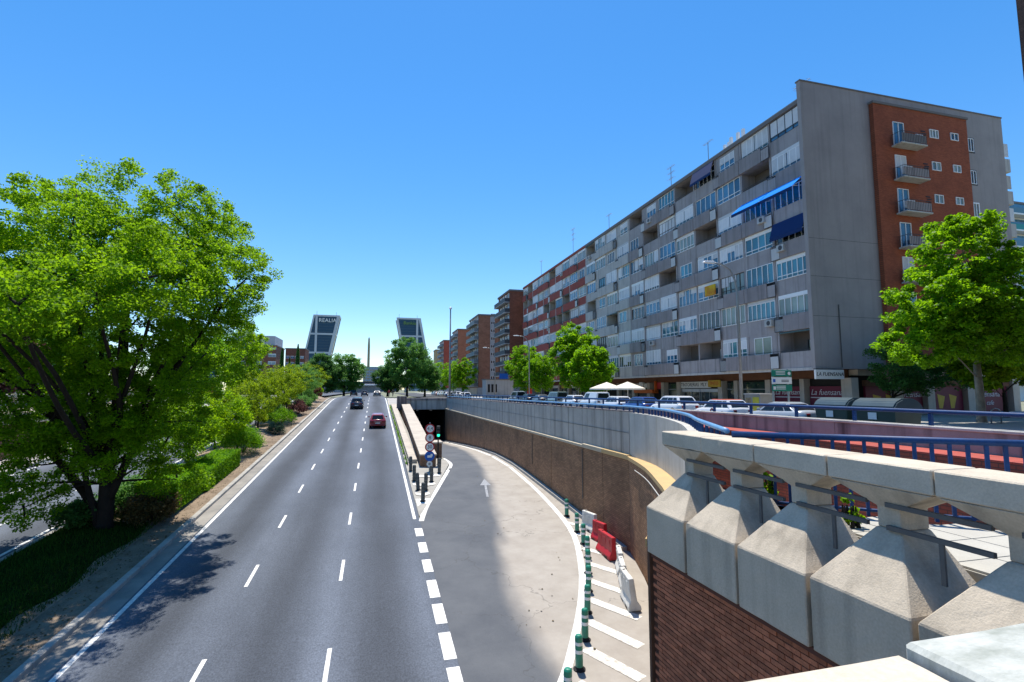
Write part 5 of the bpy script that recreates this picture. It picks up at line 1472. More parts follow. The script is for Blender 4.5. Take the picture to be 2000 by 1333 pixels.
car('parked_car', 'white panel van parked below the left parasol', 'van', PX, 49.3, STREET, 0, c_white, G_, cat='van', cargo=True)
car('parked_car', 'small white car with red tail lights parked left of the van', 'hatch', PX, 55.2, STREET, 0, c_white, G_)
car('parked_car', 'grey green van parked under the street trees', 'van', PX, 60.8, STREET, 0, c_green, G_, cat='van')
car('parked_car', 'dark grey sedan parked left of the grey green van', 'sedan', PX, 67.2, STREET, 0, c_grey, G_)
car('parked_car', 'black hatchback parked between the dark grey sedan and the light van', 'hatch', PX, 73, STREET, 0, c_black, G_)
car('parked_car', 'light silver van parked under the left street tree', 'van', PX, 79, STREET, 0, c_silver, G_, cat='van')
cols = [c_white, c_silver, c_white, c_grey, c_white, c_blue, c_silver, c_white, c_white, c_red, c_silver, c_white]
pl = ['white', 'silver', 'white', 'dark grey', 'white', 'blue', 'silver', 'white', 'white', 'red', 'silver', 'white']
kinds = ['hatch', 'sedan', 'suv', 'hatch']
pos_word = ['just left of the pale hut', 'second left of the hut', 'third left of the hut', 'right of the slim mast', 'left of the slim mast', 'left of the mast under the round trees', 'under the round trees', 'beyond the round trees', 'left of the round trees', 'far down the row near the dark trees', 'near the far end of the row', 'at the far end of the row']
for i in range(12):
    car('parked_car', '%s car in the distant parked row, %s' % (pl[i], pos_word[i]), kinds[i % 4], 20.5, 118 + 6.2*i, STREET, 0, cols[i], 'distant parked cars down the street', parts=i < 5)
# ================================================================ VEGETATION
def leaf_object(name, C, size, mat, rng, parent=None, up=.55, aspect=.42, kind=None):
    n = len(C)
    off = np.array(woff(parent)) if parent is not None else np.zeros(3)
    C = np.asarray(C) - off
    nrm = rng.normal(size=(n, 3)); nrm[:, 2] = np.abs(nrm[:, 2])*(.6+up) + up*.5
    nrm /= np.linalg.norm(nrm, axis=1)[:, None]
    a = rng.normal(size=(n, 3)); a -= nrm*(a*nrm).sum(1)[:, None]; a /= np.linalg.norm(a, axis=1)[:, None]
    b = np.cross(nrm, a)
    s = size*rng.uniform(.65, 1.35, n)[:, None]
    fold = nrm*s*.12
    V = np.stack([C - a*s*.5, C + b*s*aspect + fold, C + a*s*.5, C - b*s*aspect + fold], 1).reshape(-1, 3)
    me = bpy.data.meshes.new(name)
    me.vertices.add(4*n); me.vertices.foreach_set('co', V.ravel())
    me.loops.add(4*n); me.loops.foreach_set('vertex_index', np.arange(4*n, dtype=np.int32))
    me.polygons.add(n); me.polygons.foreach_set('loop_start', np.arange(0, 4*n, 4, dtype=np.int32)); me.polygons.foreach_set('loop_total', np.full(n, 4, dtype=np.int32))
    me.materials.append(mat); me.update(calc_edges=True)
    o = link(name, me, parent)
    if kind: o['kind'] = kind
    return o

def crown_points(clumps, nsub, rsub, nleaf, rng, inner=.45, flat=.7):
    """leaf clusters spread through the outer part of a few ellipsoids"""
    vol = np.array([c[1][0]*c[1][1]*c[1][2] for c in clumps])**(2/3); vol /= vol.sum()
    subs = []
    for c, w in zip(clumps, vol):
        m = max(3, int(nsub*w))
        d = rng.normal(size=(m, 3)); d /= np.linalg.norm(d, axis=1)[:, None]
        r = (inner**3 + rng.uniform(size=m)*(1-inner**3))**(1/3)
        subs.append(np.array(c[0]) + d*r[:, None]*np.array(c[1]))
    subs = np.concatenate(subs)
    k = len(subs)
    per = np.maximum(3, rng.normal(nleaf/k, nleaf/k*.35, k).astype(int))
    idx = np.repeat(np.arange(k), per)
    d = rng.normal(size=(len(idx), 3)); d /= np.linalg.norm(d, axis=1)[:, None]
    rr = rsub*rng.uniform(.6, 1.35, k)[idx]*rng.uniform(size=len(idx))**.45
    P = subs[idx] + d*rr[:, None]*np.array([1, 1, flat])
    return P, subs

def limb(b, p0, p1, r0, r1, rng, n=5, wob=.12, sag=0.0):
    p0, p1 = np.array(p0, float), np.array(p1, float); L_ = np.linalg.norm(p1-p0)
    n = max(n, 7)
    c1 = p0 + (p1-p0)*.33 + rng.normal(size=3)*wob*L_*.35 + np.array([0, 0, sag*1.4])
    c2 = p0 + (p1-p0)*.70 + rng.normal(size=3)*wob*L_*.35 + np.array([0, 0, sag])
    pts = []
    for i in range(n+1):
        t = i/n
        p = p0*(1-t)**3 + c1*3*t*(1-t)**2 + c2*3*t*t*(1-t) + p1*t**3
        pts.append(tuple(p))
    b.tube(pts, [r0 + (r1-r0)*i/n for i in range(n+1)], 7)
    return pts

def tree(name, label, x, y, z, fork, clumps, nsub, rsub, nleaf, leaf, mat, seed, r=.25, bk=None, group=None, cat='tree', limbs=None, twigs=18, lean=(0, 0)):
    rng = np.random.default_rng(seed)
    t = thing(name, label, cat, (x, y, z), 0, group)
    b = MB()
    top = (x+lean[0], y+lean[1], fork)
    tp_ = [(x, y, z-.2), (x+.02, y, z+.25), (x+lean[0]*.5+.05, y+lean[1]*.5, (z+fork)/2), top]
    b.tube(tp_, [r*1.45, r*1.08, r*.95, r*.8], 10)
    for c in clumps:
        cc = c[0]; low = cc[2] < fork+1.6
        limb(b, top if not low else (x, y, z+(fork-z)*.75), (cc[0], cc[1], cc[2]-.1*c[1][2]), r*(.2 if low else .42), r*(.06 if low else .10), rng, 6, .18, .03*np.linalg.norm(np.array(cc)-np.array(top)))
    P, subs = crown_points(clumps, nsub, rsub, nleaf, rng)
    for i in rng.choice(len(subs), min(twigs, len(subs)), replace=False):
        c = min(clumps, key=lambda q: np.linalg.norm(np.array(q[0])-subs[i]))
        limb(b, c[0], subs[i], r*.15, .012, rng, 3, .15)
    if limbs:
        for (a, c, r0, r1) in limbs: limb(b, a, c, r0, r1, rng, 6, .10)
    tr_ = b.build('trunk', bk or bark, t, smooth=True)
    leaf_object('crown', P, leaf, mat, rng, t)
    return t

lf_big = leaf_mat('leaf_elm', (.06,.155,.004), (.165,.34,.006), .5)
lf_plane = leaf_mat('leaf_plane', (.055,.165,.003), (.16,.36,.005), .5, .5, .2)
lf_dark = leaf_mat('leaf_dark', (.028,.10,.024), (.075,.19,.04), .36)  # lightened and blued: distance haze painted into the leaf colour
lf_deep = leaf_mat('leaf_deep', (.05,.15,.03), (.11,.27,.05), .42)  # haze of the far trees mixed into this green too
lf_olive = leaf_mat('leaf_olive', (.08,.15,.004), (.19,.30,.006), .45)
lf_lime = leaf_mat('leaf_lime', (.08,.19,.002), (.20,.37,.004), .48)
lf_hedge = leaf_mat('leaf_hedge', (.05,.16,.003), (.12,.29,.005), .42)
lf_purple = leaf_mat('leaf_purple', (.07,.025,.022), (.16,.075,.06), .25)
lf_blue = leaf_mat('leaf_bluegreen', (.035,.075,.045), (.09,.15,.09), .25)
lf_brown = leaf_mat('leaf_brown', (.05,.04,.015), (.12,.09,.03), .25)

# the large tree on the median
bx, by = -11.15, 26.45; bz = zmed(-11.15, 26.45)
tree('elm_tree', 'very large bright green tree with dark forked trunk on the median at the left', bx, by, bz, 4.6,
     [((-10.6,26.6,15.4),(4.2,4.2,2.7)), ((-7.2,26.2,13.3),(2.5,3.0,2.6)), ((-14.6,26.8,12.4),(3.2,3.6,2.5)), ((-11.0,25.6,11.6),(4.6,4.0,2.6)),
      ((-17.2,26.5,10.2),(2.8,3.2,2.4)), ((-15.2,25.4,9.0),(2.2,2.0,1.2)), ((-13.6,24.4,9.6),(2.2,1.8,1.3)), ((-7.6,26.6,9.9),(2.5,2.8,2.0)), ((-13.8,25.0,8.0),(3.0,3.0,2.4)), ((-10.2,26.8,7.4),(3.2,2.8,2.0)), ((-12.4, 27.5, 5.6), (2.2, 2.0, 1.5)), ((-9.4,27.4,5.4),(1.7,1.9,1.3)),
      ((-14.6,24.6,4.3),(1.9,1.6,1.3)), ((-13.4,25.2,3.4),(1.5,1.3,.9)), ((-10.9,21.8,13.2),(3.2,3.0,2.2)), ((-13.2,20.6,11.6),(2.6,2.8,2.0)), ((-12.0,18.6,11.0),(2.4,2.2,1.4)), ((-9.6,23,10.2),(2.2,2.4,1.8)), ((-12.6,25.6,5.0),(2.2,1.6,1.5)), ((-9.2,26.0,6.6),(2.0,1.8,1.6)), ((-8.7,27.2,4.0),(1.3,1.4,1.1)), ((-10.6,25.2,7.6),(2.0,1.4,1.5)), ((-12.4,26.6,15.2),(2.6,3.4,2.0)), ((-8.6,26.4,15.2),(2.6,3.0,2.1)), ((-7.9,21.4,12.2),(2.3,2.4,1.7)), ((-6.4,24.5,12.6),(1.8,2.2,1.8)), ((-11.8,24.0,7.4),(2.6,1.6,1.8)), ((-8.9,25.0,8.2),(2.0,1.6,1.6)), ((-13.9,24.2,6.2),(2.0,1.5,1.2)), ((-10.4,24.6,5.4),(1.7,1.2,1.1)), ((-8.5,18.6,11.2),(1.9,2.0,1.3)), ((-10.6,17.0,10.4),(2.2,1.9,1.2)), ((-9.0,16.0,10.2),(1.4,1.4,.9))],
     2750, .42, 350000, .095, lf_big, 3, r=.31, twigs=60,
     limbs=[((-11.1,26.4,3.0), (-7.7,26.0,10.5), .19, .06), ((-11.3,26.4,2.6), (-15.8,26.2,9.2), .19, .06), ((-11.2,26.5,4.0), (-11.0,26.4,13.0), .25, .07), ((-11.3,26.3,2.2), (-12.6,26.0,7.5), .15, .05), ((-7.7,26.0,10.5), (-5.9,26,13.2), .08, .03)])
# plane tree on the right and its neighbours
tree('plane_tree', 'large bright green plane tree in front of the gable wall at the right edge', 35.58, 22.95, STREET+.13, 9.6,
     [((35.0,22.8,16.3),(3.0,3.0,2.6)), ((32.6,22.6,13.0),(3.2,3.2,2.4)), ((37.8,22.4,13.6),(3.6,3.2,2.6)), ((35.2,21.6,11.6),(4.4,3.4,2.2)), ((31.6,22.8,10.8),(2.2,2.4,1.3)), ((39.6,22.5,11.2),(2.6,2.6,1.6))],
     760, .48, 95000, .175, lf_plane, 8, r=.22, bk=bark_pale, twigs=30)
tree('plane_tree', 'yellowish green young tree at the right edge below the large plane tree', 43.5, 26.5, STREET+.13, 7.8,
     [((43.5,26.5,10.6),(3.6,3.0,2.2)), ((46.5,26,10.0),(2.4,2.4,1.8)), ((41.6, 26.2, 8.9), (1.6, 1.8, 1.2))], 110, .6, 12000, .27, lf_olive, 9, r=.14)
tree('holm_oak', 'dark shaded tree against the foot of the gable wall beside the maroon shops', 39.6, 31.6, STREET+.13, 7.4,
     [((39.2,31.0,9.9),(2.5,1.5,2.3)), ((42.0,31.2,9.2),(2.2,1.5,1.7)), ((45.4, 31.0, 9.6), (2.6, 1.6, 1.4))], 120, .55, 14000, .16, lf_dark, 10, r=.18)
SG = 'plane trees along the service street'
def street_tree(label, x, y, zt, zb, r, seed, n=22000, mat=None, nsub=240):
    h = zt-zb; c = (zt+zb)/2
    tree('street_tree', label, x, y, STREET+.13, zb+.25*h,
         [((x,y,zt-.30*h),(r*.72,r*.72,h*.30)), ((x-.42*r,y-.1*r,c-.02*h),(r*.62,r*.7,h*.30)), ((x+.42*r,y+.1*r,c),(r*.62,r*.7,h*.32)), ((x,y-.3*r,zb+.28*h),(r*.75,r*.7,h*.26))],
         nsub, .58, n, .23, mat or lf_plane, seed, r=.16, bk=bark_pale, group=SG, twigs=14)
street_tree('tallest street tree in front of the red and pale apartment blocks', 27, 66.5, 17.3, 7.6, 3.9, 21, 34000, nsub=330)
street_tree('lower street tree just right of the tallest one, above the grey green van', 26.6, 60.5, 13.8, 7.4, 3.0, 22)
street_tree('street tree at the left end of the red block beside a lamp', 27, 92, 16.6, 7.5, 3.6, 23)
street_tree('street tree between the tallest tree and the left end of the red block', 27, 83, 14.2, 7.5, 2.9, 24, 11000)
street_tree('round street tree in front of the second brick tower', 24.6, 148, 17.4, 7.6, 4.2, 25)
street_tree('round street tree left of the slim mast', 24, 186, 18.2, 7.6, 5.0, 26)
street_tree('round street tree before the far orange tower', 24.4, 165, 16.8, 7.6, 3.8, 27, 11000)
def far_tree(label, x, y, z, zt, r, seed, mat, n=16000, nm='poplar_tree', leaf=.34, grp='tall trees beyond the crest'):
    h = zt-z
    tree(nm, label, x, y, z, z+.28*h, [((x,y,z+.78*h),(r*.72,r*.7,h*.22)), ((x-.5*r,y,z+.58*h),(r*.6,r*.7,h*.20)), ((x+.5*r,y,z+.60*h),(r*.6,r*.7,h*.22)), ((x,y-.3*r,z+.40*h),(r*.85,r*.8,h*.20)), ((x+.2*r,y,z+.25*h),(r*.7,r*.7,h*.13))],
         300, .95, int(n*1.5), leaf*.88, mat, seed, r=.32, group=grp, twigs=12)
far_tree('tall dark green tree right of the road in front of the right leaning tower', 8.6, 145, 6.2, 23.2, 6.0, 31, lf_deep, 24000)
far_tree('shorter dark tree right of the road beyond the crest, left of the tall one', 3.6, 152, 6.2, 15.5, 4.2, 32, lf_dark)
far_tree('dark green tree right of the tall one beside the parked row', 14.5, 156, 6.0, 17.5, 4.6, 33, lf_deep)
far_tree('round blue green tree left of the road beyond the crest', -8.4, 152, 6.1, 18.4, 5.6, 34, lf_deep, 22000)
far_tree('dark green tree left of the road beside the round blue green one', -14.0, 146, 6.1, 17.5, 4.6, 35, lf_dark)
LG = 'broad trees behind the far left balustrade'
for i, (x, y, zt, r, m_, lb_) in enumerate(((-27.8, 118, 22.8, 6.2, lf_lime, 'bright green tree right of the large median tree, behind the far balustrade'), (-29.5, 98, 19.0, 5.4, lf_plane, 'leafy tree partly hidden behind the right side of the large median tree'),
        (-33, 66, 17.0, 5.4, lf_deep, 'dark tree seen through the crown of the large median tree'), (-32, 50, 14.5, 5.0, lf_purple, 'purple brown tree at the left edge behind the far balustrade'), (-36, 112, 19.5, 6.0, lf_dark, 'dark tree behind the bright green one on the left'))):
    far_tree(lb_, x, y, 5.8, zt, r, 40+i, m_, 13000, 'avenue_tree', .36, LG)
for i, (x, y, zt, w, lb_) in enumerate(((-27.4, 200, 24.5, 1.3, 'tallest cypress between the brick building and the left tower'), (-30.1, 200, 19.5, .9, 'smallest cypress left of the tallest one'), (-32.7, 200, 23, 1.3, 'cypress against the brick building on the left'), (-21.4, 200, 21.5, 1.2, 'single cypress in front of the left leaning tower'))):
    rng = np.random.default_rng(60+i)
    t = thing('cypress', lb_, 'tree', (x, y, 5.8), 0, 'slim cypresses on the left')
    MB().tube([(x, y, 5.6), (x, y, zt-2)], [.2, .05], 6).build('trunk', bark, t)
    n = 5000; u = rng.uniform(size=n)**.8; zz = 6.5 + u*(zt-6.5); rr = w*(np.minimum(1, u*6)*(1-u)**.6)*(.55+.45*rng.uniform(size=n)); th = rng.uniform(0, 2*pi, n)
    leaf_object('crown', np.stack([x+rr*np.cos(th), y+rr*np.sin(th), zz], 1), .34, lf_dark, rng, t, up=.1)

# median: small trees, shrubs, hedges
MG = 'small olive green trees along the median'
def small_tree(label, x, y, h, r, seed, mat, n=9000):
    z = zmed(x, y)
    rng = random.Random(seed)
    tree('small_tree', label, x, y, z, z+h*.32, [((x,y,z+.76*h),(r*.8,r*.8,h*.2)), ((x-.5*r,y+.2*r,z+.6*h),(r*.65,r*.7,h*.2)), ((x+.5*r,y-.2*r,z+.58*h),(r*.65,r*.7,h*.2)), ((x,y,z+.45*h),(r*.9,r*.9,h*.18)), ],
         170, .42, int(n*1.25), .12, mat, seed, r=.08, group=MG, twigs=24, lean=(rng.uniform(-.3, .3), rng.uniform(-.3, .3)))
for i, (x, y, h, r, m_, lb_) in enumerate(((-11.3, 36.5, 4.8, 2.0, lf_lime, 'lime green small tree behind the clipped hedge, right of the large tree'), (-11.4, 43, 5.2, 2.2, lf_lime, 'lime green small tree above the large rounded shrub'), (-11.3, 49.5, 5.5, 2.4, lf_olive, 'olive green small tree, third along the median from the large tree'),
        (-11.3, 57, 6.0, 2.6, lf_olive, 'olive green small tree behind the blue green round shrub'), (-11.0, 65, 6.3, 2.7, lf_olive, 'yellowish small tree above the purple shrub'), (-11.3, 74, 6.6, 2.8, lf_olive, 'yellowish small tree past the purple shrub'),
        (-10.6, 83, 6.6, 2.8, lf_deep, 'green small tree near the crest of the median'), (-11.0, 93, 6.6, 3.0, lf_olive, 'last olive small tree at the crest of the median'))):
    small_tree(lb_, x, y, h, r, 70+i, m_, 11000 if i < 5 else 8000)

def shrub(name, label, x, y, rx, ry, h, mat, seed, n=5000, leaf=.09, group=None, z=None, boxy=False):
    rng = np.random.default_rng(seed)
    z = zmed(x, y)-.05 if z is None else z
    t = thing(name, label, 'hedge' if boxy else 'shrub', (x, y, z), 0, group)
    b = MB()
    for i in range(6):
        a = 2*pi*i/6; limb(b, (x+.1*cos(a), y+.1*sin(a), z), (x+rx*.55*cos(a), y+ry*.55*sin(a), z+h*.6), .03, .01, rng, 3)
    b.build('stems', bark, t)
    if boxy:
        # leaves on and just under the faces of a clipped block
        u = rng.uniform(-1, 1, (n, 3)); f = rng.integers(0, 5, n)
        ax = np.where(f < 2, 0, np.where(f < 4, 1, 2)); sg = np.where(f % 2 == 0, 1.0, -1.0); sg[f == 4] = 1
        u[np.arange(n), ax] = sg*(1 - np.abs(rng.normal(0, .07, n)))
        P = np.stack([x + u[:, 0]*rx, y + u[:, 1]*ry, z + (u[:, 2]*.5+.5)*h + SL*u[:, 1]*ry], 1) + rng.normal(0, .02, (n, 3))
        # solid leafy heart
        MB().hexa([(x-rx*.9, y-ry*.95, z-.1), (x+rx*.9, y-ry*.95, z-.1), (x+rx*.9, y+ry*.95, z-.1), (x-rx*.9, y+ry*.95, z-.1), (x-rx*.9, y-ry*.95, z+h*.9-SL*ry), (x+rx*.9, y-ry*.95, z+h*.9-SL*ry), (x+rx*.9, y+ry*.95, z+h*.9+SL*ry), (x-rx*.9, y+ry*.95, z+h*.9+SL*ry)]).build('leafy_heart', lf_hedge, t)
    else:
        k = max(14, n//110)
        d = rng.normal(size=(k, 3)); d /= np.linalg.norm(d, axis=1)[:, None]; d[:, 2] = np.abs(d[:, 2])
        S = np.array([x, y, z+h*.2]) + d*np.array([rx, ry, h*.72])*rng.uniform(.55, .95, k)[:, None]
        idx = rng.integers(0, k, n); q = rng.normal(size=(n, 3)); q /= np.linalg.norm(q, axis=1)[:, None]
        P = S[idx] + q*(min(rx, h)*.33*rng.uniform(size=n)**.5)[:, None]
        P[:, 2] = np.maximum(P[:, 2], z+.03)
    leaf_object('foliage', P, leaf, mat, rng, t, up=.5)
    return t
shrub('clipped_hedge', 'long clipped bright green hedge block beside the verge, the farther of two', -9.75, 36.4, .8, 3.6, 1.15, lf_hedge, 101, 14000, .085, 'clipped hedges on the median', boxy=True)
shrub('clipped_hedge', 'shorter clipped green hedge block next to the large tree', -9.95, 30.6, .9, 2.2, 1.45, lf_hedge, 102, 10000, .085, 'clipped hedges on the median', boxy=True)
shrub('shrub', 'large rounded bright green shrub behind the clipped hedges', -9.9, 44.6, 1.6, 2.4, 2.4, lf_hedge, 103, 11000, .09)
shrub('shrub', 'small round blue green shrub on bare soil near the verge', -9.4, 55.0, .95, .95, 1.3, lf_blue, 104, 4500, .08)
shrub('shrub', 'broad dark green shrub beyond the small blue green one', -9.9, 62.0, 1.4, 3.0, 1.7, lf_hedge, 105, 7000, .10)
shrub('shrub', 'purple leaved shrub beside the verge', -9.6, 72.0, 1.2, 2.4, 2.2, lf_purple, 106, 6000, .11)
shrub('shrub', 'green shrub just beyond the purple one', -9.7, 79.0, 1.2, 2.2, 2.2, lf_deep, 107, 5000, .12)
shrub('shrub', 'second green shrub beyond the purple one, near the crest', -10.2, 86.0, 1.4, 2.2, 2.6, lf_deep, 108, 5000, .13)
shrub('shrub', 'rust coloured shrub at the far end of the median', -10.0, 98.0, .9, 1.2, 2.4, lf_purple, 109, 3000, .14)
shrub('shrub', 'bright green plant in sun at the bottom left corner', -9.75, 16.3, .55, .6, .75, lf_hedge, 110, 2600, .09)
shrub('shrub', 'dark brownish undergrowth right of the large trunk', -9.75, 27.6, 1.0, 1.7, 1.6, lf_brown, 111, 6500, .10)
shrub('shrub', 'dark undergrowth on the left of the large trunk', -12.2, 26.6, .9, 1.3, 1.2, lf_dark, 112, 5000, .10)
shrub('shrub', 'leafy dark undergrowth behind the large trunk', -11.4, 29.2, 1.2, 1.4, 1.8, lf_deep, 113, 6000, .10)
shrub('shrub', 'lime green bush beyond the crest in the middle of the median', -12.0, 118, 1.3, 1.5, 3.2, lf_lime, 114, 3500, .16, z=6.1)
for i, (y, m_, lb_) in enumerate(((48, lf_lime, 'lime shrub in the second row behind the large rounded shrub'), (60, lf_olive, 'olive shrub in the second row, third from the crest'), (68.5, lf_deep, 'dark green shrub in the second row before the purple one'), (76.5, lf_olive, 'olive shrub in the second row near the crest'), (89, lf_deep, 'dark shrub in the second row at the crest'))):
    shrub('shrub', lb_, -12.0, y, 1.0, 2.6, 2.3, m_, 130+i, 7000, .11)
# shrubs seen through the gaps of the near balustrade
shrub('weed_plant', 'green plant growing behind the second gap of the near balustrade', 6.15, 7.15, .22, .22, .75, lf_lime, 120, 260, .10, z=6.12)
shrub('weed_plant', 'small green weed behind the third gap of the near balustrade', 6.3, 5.75, .14, .14, .5, lf_lime, 121, 120, .09, z=6.12)

# grass of the median
rng = np.random.default_rng(5)
n = 26000
X = rng.uniform(-13.05, -9.35, n); Y = 12 + 24*rng.uniform(size=n)**1.2
Z = np.array([zmed(a, c) for a, c in zip(X, Y)]) + .02
h = rng.uniform(.06, .2, n); th = rng.uniform(0, pi, n); w = .012
V = np.stack([np.stack([X-w*np.cos(th), Y-w*np.sin(th), Z], 1), np.stack([X+w*np.cos(th), Y+w*np.sin(th), Z], 1), np.stack([X+rng.normal(0, .05, n), Y+rng.normal(0, .05, n), Z+h], 1)], 1).reshape(-1, 3)
me = bpy.data.meshes.new('grass'); me.from_pydata(V.tolist(), [], np.arange(3*n).reshape(-1, 3).tolist()); me.materials.append(grass_m)
tag(link('grass', me), 'short dark grass on the median below the large tree', 'grass', kind='stuff')
# lawn surface under it
b = MB(); rows = [[(x, y, zsoil(x, y)+.02) for x in (-13.05, -12.7, -12.3, -11.7, -11.1, -10.5, -10.1, -9.75, -9.6 + .15*sin(y*1.3))] for y in frange(10, 27.25, .75)]
m_ = len(rows[0]); b.add([p for r_ in rows for p in r_], [(i*m_+j, i*m_+j+1, (i+1)*m_+j+1, (i+1)*m_+j) for i in range(len(rows)-1) for j in range(m_-1)])
tag(b.build('lawn', mk('lawn_ground', (.012,.03,.006), (.022,.03,.010), 2.2, .95, .5, 20, spec=0.0, fine=.2, fscale=25), None, smooth=True), kind='structure')  # near-black base paints the tree's deep shade into the lawn
# fallen leaves and litter on the soil
n = 2500; X = rng.uniform(-10.3, -8.3, n); Y = rng.uniform(14, 60, n)
tag(leaf_object('leaf_litter', np.stack([X, Y, np.array([zmed(a, c) for a, c in zip(X, Y)])+.02], 1), .06, lf_brown, rng, up=3.0), 'dry fallen leaves on the verge', 'leaf litter', kind='stuff')
# weeds along the planter wall
P = []
for y in np.arange(38.6, 84, .55):
    if rng.uniform() < .75:
        k = int(rng.integers(25, 80)); P.append(np.stack([rng.normal(2.36, .05, k), rng.normal(y, .14, k), zr(y) + .14 + np.abs(rng.normal(0, .13, k))], 1))
tag(leaf_object('weeds', np.concatenate(P), .07, lf_hedge, rng), 'strip of weeds along the low planter wall', 'weeds', kind='stuff')
# litter specks on the slip road
n = 30; Y = rng.uniform(12, 44, n); X = np.array([rng.uniform(4.5, wallx(y_)-1.0) for y_ in Y])
tag(leaf_object('road_litter', np.stack([X, Y, np.array([rz_(y_) for y_ in Y])+.02], 1), .075, lf_brown, rng, up=4.0), 'scattered dry leaves and debris on the slip road', 'debris', kind='stuff')
# ================================================================ DISTANT CITY
glass_tower = mk('tower_glass', (.014,.065,.125), (.011,.05,.10), .02, .3, spec=.25)
frame_tower = mk('tower_frame', (.46,.50,.55), (.40,.44,.50), .05, .4, spec=.5)
def leaning(label, xb0, xt0, w, sgn, vx, text, tmat, y0=770, zt=114.5, z0=6.0):
    """tower leaning sideways: front parallelogram with frame bars"""
    t = thing('leaning_tower', label, 'tower', (xb0, y0, z0), 0, 'pair of leaning office towers')
    def xl(z): return xb0 + (xt0-xb0)*(z-z0)/(zt-z0)
    d = 34
    def slab(nm, za, zb, xa, xb, ya, yb, mat, parent=t):
        b = MB(); b.hexa([(xa(za), ya, za), (xb(za), ya, za), (xb(za), yb, za), (xa(za), yb, za), (xa(zb), ya, zb), (xb(zb), ya, zb), (xb(zb), yb, zb), (xa(zb), yb, zb)]); return b.build(nm, mat, parent)
    slab('glass_body', z0, zt-1, lambda z: xl(z)+.8, lambda z: xl(z)+w-.8, y0+.4, y0+d-.4, glass_tower)
    e = 2.3
    for ya, yb in ((y0-.2, y0+.8), (y0+d-.8, y0+d+.2)):
        slab('corner_bar', z0, zt, lambda z: xl(z), lambda z: xl(z)+e, ya, yb, frame_tower)
        slab('corner_bar', z0, zt, lambda z: xl(z)+w-e*1.5, lambda z: xl(z)+w, ya, yb, frame_tower)
    slab('side_bar', z0, zt, lambda z: xl(z)+w-.9, lambda z: xl(z)+w+.4, y0+3, y0+6, frame_tower)
    # vertical stripe clipped to the leaning face
    b = MB(); za = z0; zb = zt
    b.box(vx-1.5, vx+1.5, y0-.4, y0-.21, max(z0, z0), zt); b.build('vertical_stripe', frame_tower, t)
    for zz in (113.2, 87, 60.2, 33.4, 8):
        slab('floor_band', zz-1.2, zz+1.3, lambda z: xl(z)+.05, lambda z: xl(z)+w-.05, y0-.19, y0+.6, frame_tower)
        slab('floor_band', zz-1.2, zz+1.3, lambda z: xl(z)+w-.7, lambda z: xl(z)+w+.3, y0+.9, y0+d-.9, frame_tower)
    # thin storey lines in the glass
    b = MB()
    for k in range(28):
        zz = z0 + 4*k
        b.hexa([(xl(zz)+e, y0+.3, zz), (xl(zz)+w-e, y0+.3, zz), (xl(zz)+w-e, y0+.39, zz), (xl(zz)+e, y0+.39, zz), (xl(zz)+e, y0+.3, zz+.35), (xl(zz)+w-e, y0+.3, zz+.35), (xl(zz)+w-e, y0+.39, zz+.35), (xl(zz)+e, y0+.39, zz+.35)])
    b.build('storey_line', mk('storey_line', (.05,.10,.14), None, rough=.3), t)
    put_text(text, 7.6 if text == 'REALIA' else 7.0, tmat, t, (xl(107)+w/2+3.0*(sgn > 0), y0-.5, 106.5), '-Y', .3)
    b = MB(); b.tube([(xl(zt)+4, y0+5, zt), (xl(zt)+4, y0+5, zt+6)], .25, 5); b.tube([(xl(zt)+w-5, y0+5, zt), (xl(zt)+w-5, y0+5, zt+5)], .25, 5); b.build('roof_mast', frame_tower, t)
    return t
leaning('left dark glass tower leaning to the right with large white roof lettering', -107.5, -86.8, 35.5, 1, -82.5, 'REALIA', frame_white)
dull_green = mk('dull_green_letters', (.16,.30,.08), None, rough=.6)
leaning('right dark glass tower leaning to the left behind the tall dark tree', 50.5, 28.5, 35.5, -1, 59.0, 'Bankia', dull_green)
t = thing('obelisk', 'tall slim golden grey obelisk column between the two leaning towers', 'monument', (-8.9, 700, 6))
ob = mk('obelisk_metal', (.30,.26,.15), (.24,.22,.15), .1, .5, metal=.3)
MB().lathe([(1.8, 0), (1.65, 30), (1.45, 60), (1.0, 69), (.3, 71)], 12, (-8.9, 700, 6)).build('shaft', ob, t)
MB().lathe([(9, 0), (9, 3), (6, 4), (3, 9)], 16, (-8.9, 700, 5.8)).build('base', concrete_pale, t)

